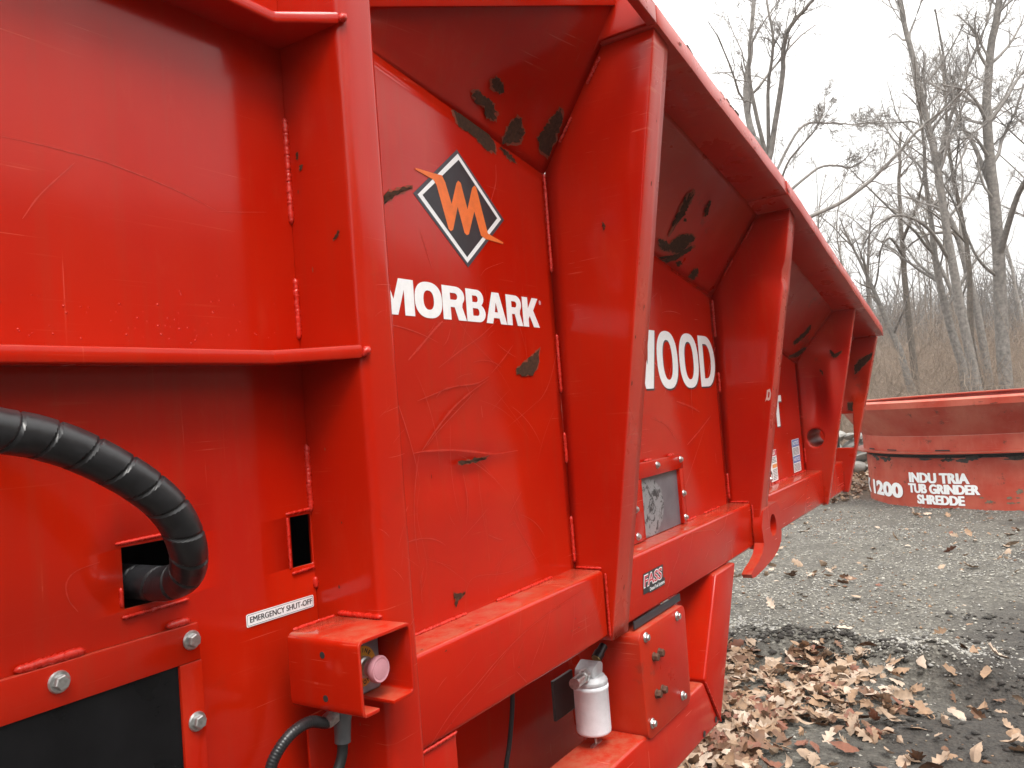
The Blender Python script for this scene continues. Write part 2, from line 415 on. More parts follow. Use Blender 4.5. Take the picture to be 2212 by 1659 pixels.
# ---- shapes of the paint chips, scratches and main tree limbs (metres)
CHIPS=[
  ('flare', [(1.548, -0.052, 2.276), (1.561, -0.06, 2.285), (1.579, -0.058, 2.279), (1.595, -0.051, 2.266), (1.586, -0.045, 2.26), (1.557, -0.045, 2.265)]) ,
  ('flare', [(1.513, -0.022, 2.242), (1.523, -0.028, 2.25), (1.545, -0.028, 2.245), (1.576, -0.029, 2.24), (1.599, -0.022, 2.226), (1.605, -0.013, 2.212), (1.582, -0.009, 2.212), (1.559, -0.017, 2.227), (1.528, -0.016, 2.232)]) ,
  ('flare', [(1.676, -0.034, 2.227), (1.693, -0.034, 2.224), (1.72, -0.022, 2.202), (1.719, -0.009, 2.185), (1.671, 0.005, 2.176), (1.663, -0.009, 2.197), (1.666, -0.022, 2.214)]) ,
  ('flare', [(1.797, -0.069, 2.251), (1.806, -0.082, 2.267), (1.825, -0.08, 2.261), (1.836, -0.065, 2.239), (1.839, -0.043, 2.209), (1.841, -0.023, 2.181), (1.808, -0.022, 2.186), (1.783, -0.035, 2.209), (1.788, -0.052, 2.23)]) ,
  ('wall', [(1.466, 0.0, 2.188), (1.515, 0.0, 2.196), (1.551, 0.0, 2.195), (1.568, 0.0, 2.183), (1.612, 0.0, 2.161), (1.611, 0.0, 2.138), (1.576, 0.0, 2.138), (1.537, 0.0, 2.156), (1.485, 0.0, 2.164)]) ,
  ('wall', [(1.645, 0.0, 2.152), (1.67, 0.0, 2.15), (1.69, 0.0, 2.143), (1.709, 0.0, 2.133), (1.683, 0.0, 2.131), (1.664, 0.0, 2.141)]) ,
  ('wall', [(1.194, 0.0, 1.943), (1.225, 0.0, 1.964), (1.283, 0.0, 1.985), (1.286, 0.0, 1.981), (1.238, 0.0, 1.958), (1.201, 0.0, 1.933)]) ,
  ('wall', [(1.747, 0.0, 1.653), (1.74, 0.0, 1.62), (1.711, 0.0, 1.594), (1.649, 0.0, 1.597), (1.645, 0.0, 1.608), (1.7, 0.0, 1.631)]) ,
  ('wall', [(1.387, 0.0, 1.403), (1.431, 0.0, 1.407), (1.486, 0.0, 1.406), (1.448, 0.0, 1.402), (1.395, 0.0, 1.398)]) ,
  ('wall', [(1.334, 0.0, 1.136), (1.357, 0.0, 1.128), (1.37, 0.0, 1.128), (1.344, 0.0, 1.119), (1.338, 0.0, 1.108), (1.333, 0.0, 1.127)]) ,
  ('rib', [(1.85, -0.162, 1.968), (1.85, -0.168, 1.958), (1.85, -0.163, 1.946)]) ,
  ('flare', [(2.594, -0.138, 2.191), (2.607, -0.135, 2.184), (2.613, -0.12, 2.163), (2.614, -0.098, 2.133), (2.6, -0.062, 2.088), (2.597, -0.052, 2.075), (2.588, -0.065, 2.094), (2.578, -0.095, 2.136), (2.575, -0.12, 2.171)]) ,
  ('flare', [(2.728, -0.153, 2.185), (2.747, -0.145, 2.171), (2.757, -0.131, 2.15), (2.75, -0.124, 2.142), (2.732, -0.133, 2.158), (2.728, -0.146, 2.176)]) ,
  ('flare', [(2.754, -0.074, 2.074), (2.744, -0.061, 2.058), (2.731, -0.044, 2.038), (2.705, -0.03, 2.024), (2.66, -0.026, 2.027), (2.633, -0.029, 2.036), (2.642, -0.045, 2.055), (2.665, -0.059, 2.071), (2.723, -0.073, 2.079)]) ,
  ('flare', [(2.552, -0.026, 2.048), (2.587, -0.031, 2.048), (2.635, -0.029, 2.036), (2.644, -0.021, 2.024), (2.609, -0.015, 2.022), (2.576, -0.017, 2.03)]) ,
  ('flare', [(2.618, -0.001, 2.001), (2.658, -0.012, 2.008), (2.71, -0.028, 2.02), (2.761, -0.056, 2.048), (2.779, -0.056, 2.044), (2.748, -0.036, 2.024), (2.726, -0.02, 2.007), (2.675, -0.004, 1.994), (2.633, 0.002, 1.995)]) ,
  ('flare', [(2.73, -0.011, 1.993), (2.752, -0.018, 1.999), (2.769, -0.016, 1.993), (2.751, -0.009, 1.986)]) ,
  ('flare', [(2.872, -0.022, 1.981), (2.895, -0.03, 1.987), (2.918, -0.018, 1.966), (2.904, -0.005, 1.952), (2.871, -0.005, 1.959)]) ,
  ('flare', [(2.631, -0.09, 2.12), (2.637, -0.093, 2.122), (2.648, -0.093, 2.119), (2.649, -0.089, 2.114), (2.64, -0.088, 2.114)]) ,
  ('flare3', [(4.192, -0.043, 1.751), (4.226, -0.071, 1.784), (4.265, -0.111, 1.831), (4.296, -0.1, 1.811), (4.275, -0.074, 1.778), (4.226, -0.045, 1.748)]) ,
  ('flare3', [(4.238, -0.003, 1.687), (4.302, -0.023, 1.702), (4.355, -0.047, 1.725), (4.381, -0.048, 1.721), (4.346, -0.019, 1.688), (4.273, -0.001, 1.678)]) ,
  ('rib', [(4.39, -0.176, 1.7), (4.39, -0.189, 1.675), (4.39, -0.227, 1.69), (4.39, -0.211, 1.669), (4.39, -0.188, 1.663), (4.39, -0.177, 1.68)]) ,
  ('rib', [(4.39, -0.116, 1.607), (4.39, -0.129, 1.586), (4.39, -0.166, 1.579), (4.39, -0.128, 1.575)]) ,
  ('rib', [(4.92, -0.197, 1.624), (4.92, -0.228, 1.655), (4.92, -0.286, 1.683), (4.92, -0.276, 1.65), (4.92, -0.224, 1.604), (4.92, -0.198, 1.58)]) ,
  ('rib', [(4.92, -0.138, 1.412), (4.92, -0.163, 1.414), (4.92, -0.159, 1.367), (4.92, -0.14, 1.377)]) ,
  ('post', [(0.96, -0.029, 1.95), (0.96, -0.036, 1.95), (0.96, -0.033, 1.943), (0.96, -0.029, 1.942)]) ,
  ('post', [(0.96, -0.023, 1.973), (0.96, -0.027, 1.974), (0.96, -0.027, 1.964), (0.96, -0.024, 1.963)]) ,
  ('post', [(0.96, -0.11, 1.823), (0.96, -0.107, 1.814), (0.96, -0.097, 1.81), (0.96, -0.103, 1.817)]) ,
]
SCRATCHES=[
  ('wall', 0.0045, [(1.237, 0.0, 1.436), (1.279, 0.0, 1.437), (1.366, 0.0, 1.432), (1.451, 0.0, 1.421), (1.524, 0.0, 1.411), (1.62, 0.0, 1.411)]) ,
  ('wall', 0.0035, [(1.26, 0.0, 1.54), (1.307, 0.0, 1.551), (1.382, 0.0, 1.567), (1.471, 0.0, 1.574), (1.524, 0.0, 1.59)]) ,
  ('wall', 0.005, [(1.264, 0.0, 1.439), (1.315, 0.0, 1.479), (1.377, 0.0, 1.521), (1.45, 0.0, 1.556), (1.518, 0.0, 1.582)]) ,
  ('wall', 0.002, [(1.28, 0.0, 1.447), (1.322, 0.0, 1.476), (1.393, 0.0, 1.516), (1.459, 0.0, 1.553)]) ,
  ('wall', 0.002, [(1.322, 0.0, 1.546), (1.34, 0.0, 1.558), (1.365, 0.0, 1.567)]) ,
  ('wall', 0.003, [(1.482, 0.0, 1.523), (1.484, 0.0, 1.496)]) ,
  ('wall', 0.002, [(1.559, 0.0, 1.266), (1.622, 0.0, 1.313)]) ,
  ('wall', 0.0012, [(1.367, 0.0, 1.239), (1.441, 0.0, 1.273), (1.48, 0.0, 1.293)]) ,
  ('wall', 0.001, [(1.365, 0.0, 1.089), (1.399, 0.0, 1.152), (1.546, 0.0, 1.137), (1.72, 0.0, 1.151)]) ,
  ('wall', 0.001, [(1.224, 0.0, 1.152), (1.253, 0.0, 1.211), (1.234, 0.0, 1.309), (1.249, 0.0, 1.373)]) ,
  ('wall', 0.006, [(1.241, 0.0, 1.623), (1.282, 0.0, 1.652), (1.337, 0.0, 1.692), (1.364, 0.0, 1.709)]) ,
  ('wall', 0.0025, [(1.337, 0.0, 1.608), (1.416, 0.0, 1.645), (1.501, 0.0, 1.682), (1.58, 0.0, 1.725)]) ,
  ('wall', 0.003, [(1.532, 0.0, 1.596), (1.587, 0.0, 1.631), (1.634, 0.0, 1.665)]) ,
  ('wall', 0.003, [(1.561, 0.0, 1.956), (1.587, 0.0, 2.011), (1.613, 0.0, 2.06), (1.619, 0.0, 2.106)]) ,
  ('wall', 0.0012, [(1.519, 0.0, 1.823), (1.546, 0.0, 1.842), (1.619, 0.0, 1.866)]) ,
  ('wall', 0.003, [(1.31, 0.0, 1.897), (1.321, 0.0, 1.867), (1.341, 0.0, 1.821)]) ,
  ('beam', 0.0025, [(1.112, -0.087, 0.91), (1.193, -0.087, 0.953), (1.273, -0.087, 0.976), (1.36, -0.087, 1.005), (1.454, -0.087, 1.028), (1.556, -0.087, 1.043), (1.729, -0.087, 1.057)]) ,
  ('beam', 0.0012, [(1.154, -0.087, 0.92), (1.23, -0.087, 0.949), (1.341, -0.087, 0.992), (1.406, -0.087, 1.016)]) ,
  ('beam', 0.0015, [(1.416, -0.087, 0.959), (1.453, -0.087, 0.923)]) ,
  ('beam', 0.0012, [(1.517, -0.087, 0.99), (1.547, -0.087, 1.019)]) ,
  ('beam', 0.0035, [(2.383, -0.087, 1.065), (2.463, -0.087, 1.074), (2.664, -0.087, 1.053), (2.714, -0.087, 1.029), (2.796, -0.087, 1.044)]) ,
  ('beam', 0.003, [(3.56, -0.087, 0.993), (3.746, -0.087, 0.992), (3.96, -0.087, 1.014)]) ,
  ('wall', 0.0018, [(0.494, 0.0, 1.893), (0.535, 0.0, 1.894), (0.578, 0.0, 1.893), (0.624, 0.0, 1.891), (0.673, 0.0, 1.884), (0.708, 0.0, 1.878), (0.745, 0.0, 1.87), (0.776, 0.0, 1.862), (0.808, 0.0, 1.852)]) ,
  ('wall', 0.0012, [(0.808, 0.0, 1.852), (0.846, 0.0, 1.857), (0.906, 0.0, 1.867)]) ,
  ('wall', 0.002, [(0.515, 0.0, 1.792), (0.539, 0.0, 1.828), (0.586, 0.0, 1.88)]) ,
  ('wall', 0.002, [(0.557, 0.0, 1.289), (0.546, 0.0, 1.307), (0.544, 0.0, 1.328), (0.557, 0.0, 1.341), (0.589, 0.0, 1.347)]) ,
  ('wall', 0.008, [(2.655, 0.0, 1.499), (2.79, 0.0, 1.475), (2.878, 0.0, 1.452)]) ,
  ('wall', 0.006, [(2.723, 0.0, 1.342), (2.861, 0.0, 1.386), (2.992, 0.0, 1.433)]) ,
  ('wall', 0.004, [(2.425, 0.0, 1.453), (2.541, 0.0, 1.423), (2.626, 0.0, 1.368)]) ,
  ('wall', 0.002, [(2.651, 0.0, 1.185), (2.827, 0.0, 1.322), (2.922, 0.0, 1.396)]) ,
]
T1= [[(14.0, 2.517, 4.109), (14.0, 2.494, 4.907), (14.0, 2.525, 5.64), (14.0, 2.709, 6.092), (14.0, 2.764, 6.762), (14.0, 2.622, 7.457), (14.0, 2.49, 8.313), (14.0, 2.367, 9.25)], [(14.0, 2.493, 5.551), (14.0, 2.512, 6.69), (14.0, 2.352, 7.615), (14.0, 2.189, 9.018)], [(14.0, 2.448, 5.621), (14.0, 2.266, 6.619), (14.0, 2.075, 7.204), (14.0, 2.089, 7.931), (14.0, 1.976, 8.775)], [(14.0, 2.409, 5.611), (14.0, 2.041, 6.714), (14.0, 1.838, 7.289), (14.0, 1.442, 7.553), (14.0, 1.051, 7.884), (14.0, 0.665, 8.28)], [(14.0, 2.481, 5.065), (14.0, 1.953, 5.974), (14.0, 1.503, 6.011), (14.0, 1.147, 5.953), (14.0, 0.662, 5.934)], [(14.0, 2.492, 4.666), (14.0, 1.713, 5.285), (14.0, 1.205, 5.279), (14.0, 0.834, 5.528)], [(14.0, 2.511, 4.268), (14.0, 1.859, 4.457), (14.0, 1.254, 4.717), (14.0, 0.731, 5.126), (14.0, 0.294, 5.537), (14.0, 0.017, 5.719), (14.0, -0.314, 5.88), (14.0, -0.704, 6.122)], [(14.0, 2.499, 4.587), (14.0, 2.02, 5.2), (14.0, 1.464, 5.613), (14.0, 1.347, 6.124)]]
T2= [[(20.0, -0.052, 0.657), (20.0, 0.088, 1.86), (20.0, 0.278, 3.995), (20.0, 0.395, 5.888), (20.0, 0.636, 8.128), (20.0, 0.819, 9.942), (20.0, 0.91, 11.214)], [(20.0, 0.395, 5.888), (20.0, 0.158, 6.976), (20.0, -0.301, 8.181), (20.0, -0.833, 9.329), (20.0, -1.081, 10.247)], [(20.0, 0.311, 4.133), (20.0, 0.616, 4.806), (20.0, 1.055, 5.099), (20.0, 1.449, 4.964), (20.0, 1.772, 4.596)], [(20.0, 0.514, 7.069), (20.0, 0.843, 7.576), (20.0, 1.4, 7.782), (20.0, 1.887, 7.862)], [(20.0, 0.33, 4.957), (20.0, -0.175, 5.669), (20.0, -0.599, 6.578), (20.0, -1.143, 7.033)]]
T3= [[(21.0, -0.49, 0.584), (21.0, -0.508, 2.353), (21.0, -0.616, 4.774), (21.0, -0.591, 6.691), (21.0, -0.685, 8.324), (21.0, -1.013, 9.865), (21.0, -1.186, 10.856)], [(21.0, -0.586, 4.101), (21.0, -1.07, 5.359), (21.0, -1.64, 6.051), (21.0, -2.251, 7.41)], [(21.0, -0.638, 5.45), (21.0, -0.31, 6.899), (21.0, -0.011, 7.728), (21.0, 0.166, 8.971), (21.0, 0.242, 10.307)], [(21.0, -0.62, 7.348), (21.0, -1.029, 7.969), (21.0, -1.555, 9.053)], [(21.0, -0.533, 3.692), (21.0, -0.169, 4.172), (21.0, 0.178, 5.516), (21.0, 0.589, 6.255)]]
T4= [[(25.0, -0.069, 0.429), (25.0, 0.093, 2.936), (25.0, 0.322, 4.736), (25.0, 0.554, 5.926), (25.0, 0.855, 6.373), (25.0, 1.228, 6.712)], [(25.0, 0.256, 4.218), (25.0, 0.346, 5.757), (25.0, 0.185, 6.997), (25.0, 0.219, 8.539)], [(25.0, 0.476, 5.527), (25.0, 1.167, 5.398), (25.0, 1.787, 4.985)]]
T5= [[(24.0, 1.624, 0.829), (24.0, 1.658, 3.709), (24.0, 1.631, 5.344), (24.0, 1.559, 6.848), (24.0, 1.375, 8.325)], [(24.0, 1.618, 4.836), (24.0, 1.856, 5.385), (24.0, 2.243, 4.943)], [(24.0, 1.631, 5.344), (24.0, 1.103, 6.246), (24.0, 0.803, 7.178)]]
# ------------------------------------------------------------------ ground and terrain
def hfun(x, y):
    x = np.asarray(x, float); y = np.asarray(y, float)
    d = np.hypot(x-2, y+.5)
    far = np.maximum(0, x-17); back = np.maximum(0, -y-6.5-.25*np.maximum(0, x)); side = np.maximum(0, y-16); beh = np.maximum(0, -x-14)  # back and beh: unseen hills, raised to block low sky and feed reflections
    hill = 5.5*(1-np.exp(-far/34.)) + 15*(1-np.exp(-back/14.)) + 8*(1-np.exp(-side/26.)) + 8*(1-np.exp(-beh/26.))
    n = .012*np.sin(3.1*x+1.3*y)+.010*np.sin(1.7*y-2.3*x+1)+.006*np.sin(7.3*x-5.1*y)+.004*np.sin(13*x+11*y)
    n2 = .35*np.sin(.21*x+.13*y)+.25*np.sin(.33*y-.17*x)
    # low churned bank between the leaves and the gravel
    t = np.clip((.7-y)/1.6, 0, 1.4); bx = 5.0-.1*np.sin(t*5)-1.05*np.clip(t-.45, 0, 1)
    s = x-bx
    bank = .075*np.exp(-(s/.17)**2)*np.clip((1.6-np.abs(y-.1))/.6, 0, 1)-.05*np.exp(-((s+.38)/.22)**2)*np.clip((1.6-np.abs(y-.1))/.6, 0, 1)
    bank = bank*(1+.35*np.sin(9*y)+.25*np.sin(23*y+4*x))
    return n+bank+hill+n2*np.clip((d-12)/20, 0, 1)
def axis_pts(lo, a, b, hi, fine, coarse):
    mid = list(np.arange(a, b, fine)); out = []
    st = fine; v = a
    L = []
    while v > lo: st *= 1.18; v -= min(st, coarse); L.append(v)
    out = L[::-1]+mid; v = mid[-1]; st = fine
    while v < hi: st *= 1.18; v += min(st, coarse); out.append(v)
    return np.array(out)
gx_, gy_ = axis_pts(-150, 2.4, 7.2, 220, .045, 9.), axis_pts(-150, -1.9, 1.9, 150, .045, 9.)
GX, GY = np.meshgrid(gx_, gy_, indexing='ij')
GZ = hfun(GX, GY)+rng.normal(0, .0035, GX.shape)
nx, ny = GX.shape
me = bpy.data.meshes.new('ground')
idx = np.arange(nx*ny).reshape(nx, ny)
Fq = np.stack([idx[:-1, :-1], idx[1:, :-1], idx[1:, 1:], idx[:-1, 1:]], -1).reshape(-1, 4)
me.from_pydata(np.stack([GX, GY, GZ], -1).reshape(-1, 3).tolist(), [], Fq.tolist())
ground = link('ground', me, GROUND, smooth=180)
ground['kind'] = 'structure'

# ------------------------------------------------------------------ the red wood grinder
MACH = empty('wood_grinder', (2.2, .4, 0), 'big red steel wood grinder with ribbed hopper side and white lettering', 'grinder')
def P(name, VF, mat=None, parent=None, **kw):
    return build(name, VF, mat or RED, parent or MACH, **kw)
def zr(x): return 2.42-.171*(x-1.83) if x <= 3.0 else 2.22-.229*(x-3.0)
def zcr(x): return 2.242-.176*(x-1.197) if x <= 3.116 else 1.904-.197*(x-3.116)
def grid(fn, nu, nv):
    V = [fn(i/nu, j/nv) for j in range(nv+1) for i in range(nu+1)]
    F = [(j*(nu+1)+i, j*(nu+1)+i+1, (j+1)*(nu+1)+i+1, (j+1)*(nu+1)+i) for j in range(nv) for i in range(nu)]
    return V, F
def wav(x, z, k):      # slow oil-canning of thin plate, always inward (+y)
    return .0004*(1+math.sin(4.1*x+2.7*z+k)*math.sin(5.3*z-2.2*x+2*k))
def gauss(x, z, cx, cz, sx, sz): return math.exp(-((x-cx)/sx)**2-((z-cz)/sz)**2)

# --- left housing wall with two cut-outs
def plate_holes(xs, zs, holes, y, k):
    V, F = [], []; key = {}
    def vid(i, j):
        if (i, j) not in key:
            key[(i, j)] = len(V); V.append((xs[i], y, zs[j]))
        return key[(i, j)]
    for i in range(len(xs)-1):
        for j in range(len(zs)-1):
            cx, cz = (xs[i]+xs[i+1])/2, (zs[j]+zs[j+1])/2
            if any(a < cx < b and c < cz < d for a, b, c, d in holes): continue
            F.append((vid(i, j), vid(i+1, j), vid(i+1, j+1), vid(i, j+1)))
    return V, F
H1 = (.619, .703, 1.277, 1.36); H2 = (.912, .958, 1.273, 1.357)
xs = sorted(set([-1.2, -.6, -.2, 0., .2, .4, .5, .56, .78, .85, .9595]+list(H1[:2])+list(H2[:2])))
zs = sorted(set([.3, .6, .9, 1.1, 1.2, 1.32, 1.45, 1.6, 1.8, 2.0, 2.2, 2.6]+list(H1[2:])+list(H2[2:])))
P('housing_wall', plate_holes(xs, zs, [H1, H2], 0., 0), solid=.008, smooth=30)
# closed dark cavity behind the cut-outs
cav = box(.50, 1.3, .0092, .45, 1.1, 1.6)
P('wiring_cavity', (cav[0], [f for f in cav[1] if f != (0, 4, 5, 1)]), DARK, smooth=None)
def hole_lip(h, right=True):
    a, b, c, d = h; r = .0034
    segs = [((a-.004, -.0005, c+.004), (a-.004, -.0005, c+.03)), ((a-.008, -.001, d+.006), (b+.004, -.001, d+.008)), ((a-.006, -.003, c-.010), (b+.012, -.003, c-.008))]
    for s_ in segs: weld(s_[0], s_[1], r, MACH, 'cut_edge_bead')
hole_lip(H1)
a, b, c, d = H2
for s_ in (((a-.006, -.001, c), (a-.006, -.001, d)), ((a-.008, -.001, d+.006), (b, -.001, d+.008)), ((a-.004, -.002, c-.008), (b, -.002, c-.006))):
    weld(s_[0], s_[1], .0034, MACH, 'cut_edge_bead')

# --- corner post (bent channel) and its stitch welds
pr = rounded([(.96, .006), (.96, -.146), (1.045, -.146), (1.045, .006)], .018, 7, closed=False)
P('corner_post', prism(pr, .25, 2.62, 'z'), smooth=50)
for z0, z1 in ((1.855, 2.04), (1.655, 1.76), (1.36, 1.475), (1.23, 1.25), (1.02, 1.09), (.86, .95)):
    weld((.957, -.002, z0), (.957, -.002, z1), .0065, MACH)

# --- horizontal flanges on the housing
def flange(name, kx, zl, zk, zp, t):
    poly = [(-1.2, .003, zl), (-1.2, -.07, zl), (kx, -.071, zk), (.958, -.146, zp), (.958, .003, zp)]
    V = [(x, y, z-t) for x, y, z in poly]+[(x, y, z) for x, y, z in poly]
    F = [(0, 1, 2, 3, 4), (9, 8, 7, 6, 5)]+[(i, i+5, (i+1) % 5+5, (i+1) % 5) for i in range(5)]
    return P(name, (V, F), bevel=.003)
flange('stiffener_flange', .84, 1.612, 1.626, 1.630, .022)
flange('stiffener_flange', .887, 2.18, 2.18, 2.18, .02)
for z in (1.618, 2.17): P('weld_bead', weld_vf((.957, -.147, z-.006), (.97, -.149, z+.008), .010), WELD, smooth=60)

# --- hopper side plates, flared plates, ribs, rail
RIBX = [1.85, 3.12, 4.39, 4.92]
bays = [(1.044, 1.85), (1.862, 3.12), (3.132, 4.39), (4.402, 4.92)]
for bi, (x0, x1) in enumerate(bays):
    def fn(u, v, x0=x0, x1=x1, bi=bi):
        x = x0+(x1-x0)*u; z = .93+(zcr(x)-.93)*v
        y = wav(x, z, bi*1.7)*min(1, 6*u, 6*(1-u), 5*v, 6*(1-v))
        if bi == 0: y += .012*gauss(x, z, 1.40, 1.385, .25, .035)+.006*gauss(x, z, 1.5, 1.50, .3, .05)
        return (x, y, z)
    P('side_plate', grid(fn, 30, 40), solid=.008, smooth=180)
FLV = []
for bi, (x0, x1) in enumerate(bays):
    def fn(u, v, x0=x0, x1=x1, bi=bi):
        x = x0+(x1-x0)*u
        if bi == 0:
            top = Vector((x, .045-.353*(x-1.0)+.0, 2.262+.279*(x-1.0)))
            top.y = min(top.y, -.004)
            if top.z < zcr(x)+.004: top.z = zcr(x)+.004
        else:
            top = Vector((x, -.212, zr(x)+.004))
        p = Vector((x, -.0005, zcr(x))).lerp(top, v*(1.06 if bi == 0 else 1.0))
        if bi == 0: p.z += .012*max(0, v-.8)/.2
        e = min(1, 5*u, 5*(1-u), 4*v, 4*(1-v)); dn = Vector((0, .8, .55))
        k = .003*(1+math.sin(7*x+6*v))*e
        if bi == 0: k += .020*gauss(x, v, 1.70, .28, .16, .22)*min(1, 6*(1-u), 8*v)
        if bi == 1: k += (.018*gauss(x, v, 2.55, .5, .35, .35)-.010*gauss(x, v, 2.75, .3, .12, .2))*e
        if bi >= 2: k += .014*gauss(x, v, x0+.5, .4, .3, .3)*e
        return tuple(p+dn*k)
    fv_ = grid(fn, 30, 16); FLV.append(fv_)
    P('flared_plate', fv_, RED if bi == 0 else REDW, solid=.008, smooth=180)

def rib_line(ri, z):
    x = RIBX[ri]; zt = zr(x); yb = (-.094, -.094, -.094, -.097)[ri]; yt = (-.343, -.332, -.312, -.322)[ri]
    t = (z-.903)/(zt-.903); return yb+(yt-yb)*t
def rib_inner(ri, z):
    x = RIBX[ri]; zc_, zt = zcr(x), zr(x)
    return 0.0 if z <= zc_ else min(0, -.21*(z-zc_)/(zt-zc_)+min(.025, (z-zc_)*.3))
def rib_strip(ri, fw, hole=None, nw=6, nv=40, dent=None):
    x = RIBX[ri]; zt = zr(x); r = .0055
    rows = []
    for j in range(nv+1):
        z = .903+(zt-.002-.903)*j/nv
        yi, yo = rib_inner(ri, z), rib_line(ri, z)
        row = [(x, yi+(yo+r-yi)*k/nw, z) for k in range(nw+1)]
        for k in range(1, 5):
            t = k/4*math.pi/2
            row.append((x+r-r*math.cos(t), yo+r-r*math.sin(t), z))
        row += [(x+r+(fw-r)*k/3, yo, z) for k in range(1, 4)]
        if ri == 1:      # bent flange corner and dished web
            row = [(a+.016*gauss(b, c, -.27, 1.93, .07, .07)-.004*gauss(b, c, -.2, 1.75, .1, .2), b+.014*gauss(a, c, x+.01, 1.95, .06, .035), c) for a, b, c in row]
        rows.append(row)
    n_ = len(rows[0]); V = [q for r_ in rows for q in r_]
    F = [(j*n_+i, j*n_+i+1, (j+1)*n_+i+1, (j+1)*n_+i) for j in range(nv) for i in range(n_-1)]
    tags_ = [1 if i >= nw+2 else 0 for j in range(nv) for i in range(n_-1)]
    if hole:            # cut the opening and pull its edge onto the outline
        H = [Vector(h_) for h_ in hole]
        def inside(y, z):
            c_ = False
            for i in range(len(H)):
                a_, b_ = H[i], H[i-1]
                if (a_.y > z) != (b_.y > z) and y < (b_.x-a_.x)*(z-a_.y)/(b_.y-a_.y)+a_.x: c_ = not c_
            return c_
        keep = [k for k, f in enumerate(F) if not inside(sum(V[i][1] for i in f)/4, sum(V[i][2] for i in f)/4)]
        gone = set(i for k, f in enumerate(F) if k not in set(keep) for i in f)
        F = [F[k] for k in keep]; tags_ = [tags_[k] for k in keep]
        for i in gone & set(i for f in F for i in f):
            p_ = Vector((V[i][1], V[i][2])); best = None
            for k in range(len(H)):
                a_, b_ = H[k-1], H[k]; t_ = max(0, min(1, (p_-a_).dot(b_-a_)/max(1e-9, (b_-a_).length_squared))); q_ = a_+(b_-a_)*t_
                if best is None or (q_-p_).length < (best-p_).length: best = q_
            V[i] = (V[i][0], best.x, best.y)
    if dent: V = [(a+dent(b, c)*min(1, -b/.03), b, c) for a, b, c in V]
    return V, F, tags_
circ = [(-.062+.044*math.cos(t), 1.252+.048*math.sin(t)) for t in np.linspace(0, 2*math.pi, 28, endpoint=False)]
wind = [(-.045, 1.158), (-.152, 1.156), (-.160, 1.352), (-.09, 1.352)]
dent2 = lambda y, z: .034*gauss(y, z, -.075, 1.46, .045, .13)-.016*gauss(y, z, -.16, 1.50, .035, .16)+.02*gauss(y, z, -.18, 1.72, .06, .06)
dent3 = lambda y, z: .022*gauss(y, z, -.20, 1.50, .05, .10)+.014*gauss(y, z, -.14, 1.42, .03, .05)
rib_objs = []
for ri_, fw_, kw_ in ((0, .092, {}), (1, .090, {}), (2, .036, dict(hole=circ, nw=24, nv=100, dent=dent2)), (3, .055, dict(hole=wind, nw=24, nv=100, dent=dent3))):
    V, F, tg = rib_strip(ri_, fw_, **kw_)
    ro = P('hopper_rib', (V, F), [RED if ri_ < 2 else REDW, REDF], solid=.010 if ri_ < 2 else .014, smooth=60)
    for pl_, t_ in zip(ro.data.polygons, tg): pl_.material_index = t_
    rib_objs.append(ro)
rh = rib_objs[2]
# added tube that shades the round opening of the third rib
tb = lathe([(.049, 0), (.049, .30), (.045, .30), (.045, 0)], (4.4045, -.062, 1.252), (1, 0, 0), 24)
P('hole_shade_tube', (tb[0], tb[1][:-2]+[tuple(24*3+23-i for i in range(24))][:0]), REDW, rib_objs[2], smooth=30)
# stitch welds down the rib roots
for ri, segs in enumerate([[(1.865, 2.13), (1.545, 1.70), (1.36, 1.44), (1.10, 1.22)], [(1.74, 1.89), (1.52, 1.60), (1.10, 1.20)], [(1.36, 1.37), (1.12, 1.2)]]):
    for z0, z1 in segs: weld((RIBX[ri]-.004, -.003, z0), (RIBX[ri]-.004, -.003, z1), .0062, MACH)
for ri in (0, 1):     # welds between rib and flared plate
    x = RIBX[ri]
    for t0, t1 in ((.25, .45), (.7, .9)):
        z0 = zcr(x)+(zr(x)-zcr(x))*t0; z1 = zcr(x)+(zr(x)-zcr(x))*t1
        weld((x-.004, -.21*t0-.004, z0), (x-.004, -.21*t1-.004, z1), .005, MACH)
# top rail
def rail(xs_, y0, y1, dz0, dz1):
    V = []
    for x in xs_:
        w = .0012*math.sin(9*x)+.001*math.sin(23*x+1)
        V += [(x, y0+w*.6, zr(x)+dz0), (x, y0+w, zr(x)+dz1+w*.7), (x, y1, zr(x)+dz1), (x, y1, zr(x)+dz0)]
    F = []
    for j in range(len(xs_)-1):
        for k in range(4): F.append((j*4+k, j*4+4+k, j*4+4+(k+1) % 4, j*4+(k+1) % 4))
    n_ = len(V); F += [(0, 1, 2, 3), (n_-1, n_-2, n_-3, n_-4)]
    return V, F
P('top_rail', rail(np.linspace(1.842, 3.0, 28), -.354, -.165, 0, .050), REDF, bevel=.0018)
P('top_rail', rail(np.linspace(3.003, 4.93, 44), -.357, -.165, -.002, .048), REDF, bevel=.0018)
P('top_rail', rail(np.linspace(1.1, 1.838, 8), -.354, -.330, 0, .050), REDF, bevel=.0018)
P('rail_end_plate', prism([(-.15, zr(1.84)-.06), (-.202, zr(1.84)+.004), (-.350, zr(1.84)+.004), (-.350, zr(1.84)+.05), (-.33, 2.56), (-.15, 2.56)], 1.828, 1.8405, 'x'), bevel=.002)
